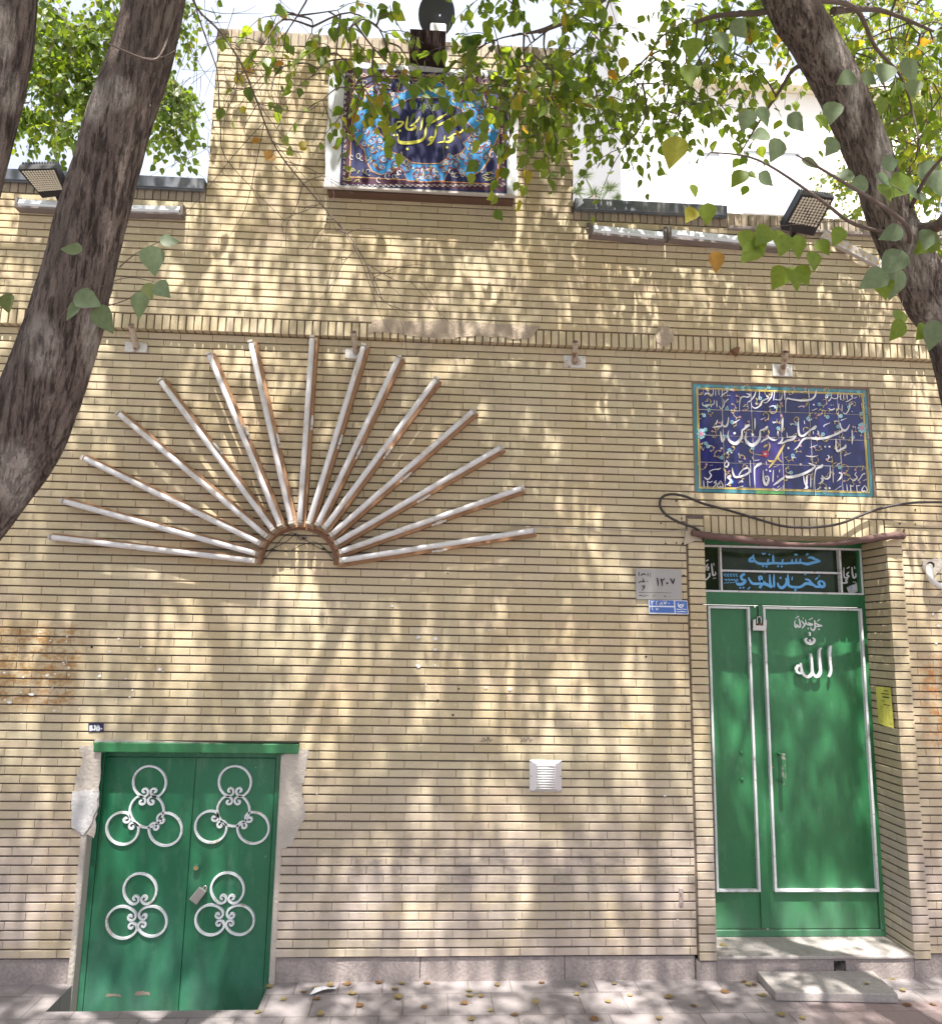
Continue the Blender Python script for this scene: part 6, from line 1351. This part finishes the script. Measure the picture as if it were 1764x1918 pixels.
for (cx, cy, rr) in ((1095, 330, 24), (1140, 355, 26), (1112, 365, 26), (1080, 360, 22), (1125, 385, 24), (1155, 372, 18), (1100, 395, 26)):
    c_ = np.array(at(cx, cy, 8.5+RNG.uniform(-.3, .3))); R = rr*13.3/FPX
    mb.tube([tuple(c_), (px_[0], 8.5, c_[2]-.3)], [.012, .02], 5)
    for _ in range(120):
        d = RNG.normal(size=3); d /= np.linalg.norm(d); d[2] = abs(d[2])*.9-.15; a = np.cross(d, (0, 1, .2)); a = a/np.linalg.norm(a)*.006; b = c_+d*R*.12; e_ = c_+d*R*RNG.uniform(.8, 1.15)
        mb.face([tuple(b-a), tuple(b+a), tuple(e_)])
mb.build('crown', mat('pale pine needles', (.17, .22, .10), .6, var=.2), t)
yb = 15.0
M_WALLW = mat('white house render', (.78, .76, .73), .9, var=.03, vscale=1.5); M_WALLG = mat('pale grey render', (.62, .62, .62), .9, var=.04, vscale=1.2)  # plain white and pale grey wall colours of the house
a, b, c_ = at(1262, 130, yb), at(1585, 135, yb), at(1155, 40, yb-1)
t = thing('white_house', ((a[0]+b[0])/2, yb, -.4), 'white apartment house beyond the right parapet', 'building')
def win(mb, x0, x1, z0, z1, y): mb.box((x0, y-.06, z0), (x1, y+.05, z0+.08)); mb.box((x0, y-.06, z1-.08), (x1, y+.05, z1)); mb.box((x0, y-.06, z0+.08), (x0+.08, y+.05, z1-.08)); mb.box((x1-.08, y-.06, z0+.08), (x1, y+.05, z1-.08))
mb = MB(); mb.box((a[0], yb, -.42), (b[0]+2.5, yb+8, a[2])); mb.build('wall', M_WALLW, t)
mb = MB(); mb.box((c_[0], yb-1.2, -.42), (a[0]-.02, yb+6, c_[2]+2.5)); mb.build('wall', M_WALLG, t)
mb = MB(); mb.box((a[0]-.0, yb-.35, at(1300, 165, yb)[2]), (b[0]+2.6, yb-.002, at(1300, 160, yb)[2]+.04), bev=.02); mb.build('ledge', mat('cream ledge', (.66, .60, .48), .8), t)
for (u0, u1, v0, v1) in ((1400, 1480, 118, 150), (1390, 1500, 285, 400), (1300, 1350, 285, 400)):
    q0, q1 = at(u0, v1, yb), at(u1, v0, yb); mb = MB(); win(mb, q0[0], q1[0], q0[2], q1[2], yb-.002); o = mb.build('window', mat('pale window frame', (.66, .68, .72), .5), t)
    mb = MB(); mb.face([(q0[0]+.08, yb-.02, q0[2]+.08), (q1[0]-.08, yb-.02, q0[2]+.08), (q1[0]-.08, yb-.02, q1[2]-.08), (q0[0]+.08, yb-.02, q1[2]-.08)]); mb.build('pane', mat('pale blind', (.66, .70, .75), .4), o)
# ------------------------------------------------------------------ litter on the pavement
M_FALL = leaf_mat('dry fallen leaf', [(0, (.28, .22, .10)), (.4, (.31, .24, .12)), (.7, (.26, .15, .07)), (1, (.20, .10, .05))], .2)
protos = []
def fall_mesh(k):
    rs = random.Random(k); mb = MB(); cu = rs.uniform(.25, .7); tw_ = rs.uniform(-.4, .4); L = .047
    vs = [(x*L, y*L, (.02+cu*(y*y*1.4+(x-.5)**2)+tw_*y*(x-.4)*.8)*L+.001) for x, y, _ in TV]; mz = min(v[2] for v in vs)
    mb.add([(x, y, z-mz+.0008) for x, y, z in vs], TF, 0, [.05, .3, .5, .75, .95, .15][k % 6]); mb.tube([(0, 0, .004), (-.012, .003, .006), (-.022, .008, .003)], .0008, 4)
    return mb
FL = [(497, 1851), (585, 1852), (618, 1851), (658, 1842), (714, 1841), (747, 1838), (743, 1855), (739, 1866), (752, 1872), (791, 1884), (678, 1887), (652, 1862), (884, 1858), (873, 1866), (901, 1864), (876, 1879), (970, 1901), (1093, 1850), (1084, 1862), (1182, 1867), (1259, 1868), (588, 1874), (563, 1859), (535, 1870), (490, 1895), (1347, 1768), (1690, 1762), (1349, 1857), (1305, 1886), (1460, 1898), (1515, 1868), (1558, 1872), (1425, 1838), (1412, 1846), (1590, 1873), (1622, 1845), (1690, 1858), (1676, 1836), (1645, 1874), (1740, 1880), (1708, 1884), (1398, 1842), (1500, 1905), (1435, 1865), (930, 1843), (806, 1840), (1010, 1842), (1150, 1845), (600, 1905), (880, 1912), (1230, 1910), (1380, 1820), (1120, 1908)]
FL += [(RNG.uniform(480, 1764), 1842+76*RNG.uniform(0, 1)) for _ in range(3)]
fm = []
for k in range(6):
    o = fall_mesh(k).build('fallen_leaf', M_FALL, None, smooth=True, tint=True); fm.append(o)
for i, (px, py) in enumerate(FL):
    o = fm[i] if i < 6 else fm[i % 6].copy()
    if i >= 6: COL.objects.link(o)
    z = .136 if py < 1770 else .055 if (1425 < px < 1690 and 1823 < py < 1852) else .003
    if py == 1820: z = .003
    p = ongr(px, py, z); y = min(p[1], -.02 if z < .1 else .2)
    o.location = (p[0], y, z); o.rotation_euler = (RNG.uniform(-.12, .12), RNG.uniform(-.12, .12), RNG.uniform(0, 6.28)); s_ = RNG.uniform(.75, 1.25); o.scale = (s_, s_, s_)
    tag(o, 'dry yellow-brown leaf fallen near the foot of the wall', 'leaf', 'fallen leaves on the pavement and step')
mb = MB(); p = ongr(602, 1853, .02)
N = 5
for i in range(N):
    for j in range(3):
        q = []
        for a_, b_2 in ((i, j), (i+1, j), (i+1, j+1), (i, j+1)):
            u, v = a_/N, b_2/3; q.append((p[0]-.06+.12*u+.02*v, p[1]-.03+.06*v+.02*u, .004+.028*abs(math.sin(u*2.2+v*1.3))*(.4+.6*u)))
        mb.face(q)
tag(mb.build('crumpled_paper', mat('white litter paper', (.66, .67, .70), .7), None), 'crumpled white paper scrap lying on the pavement right of the cellar door', 'paper')
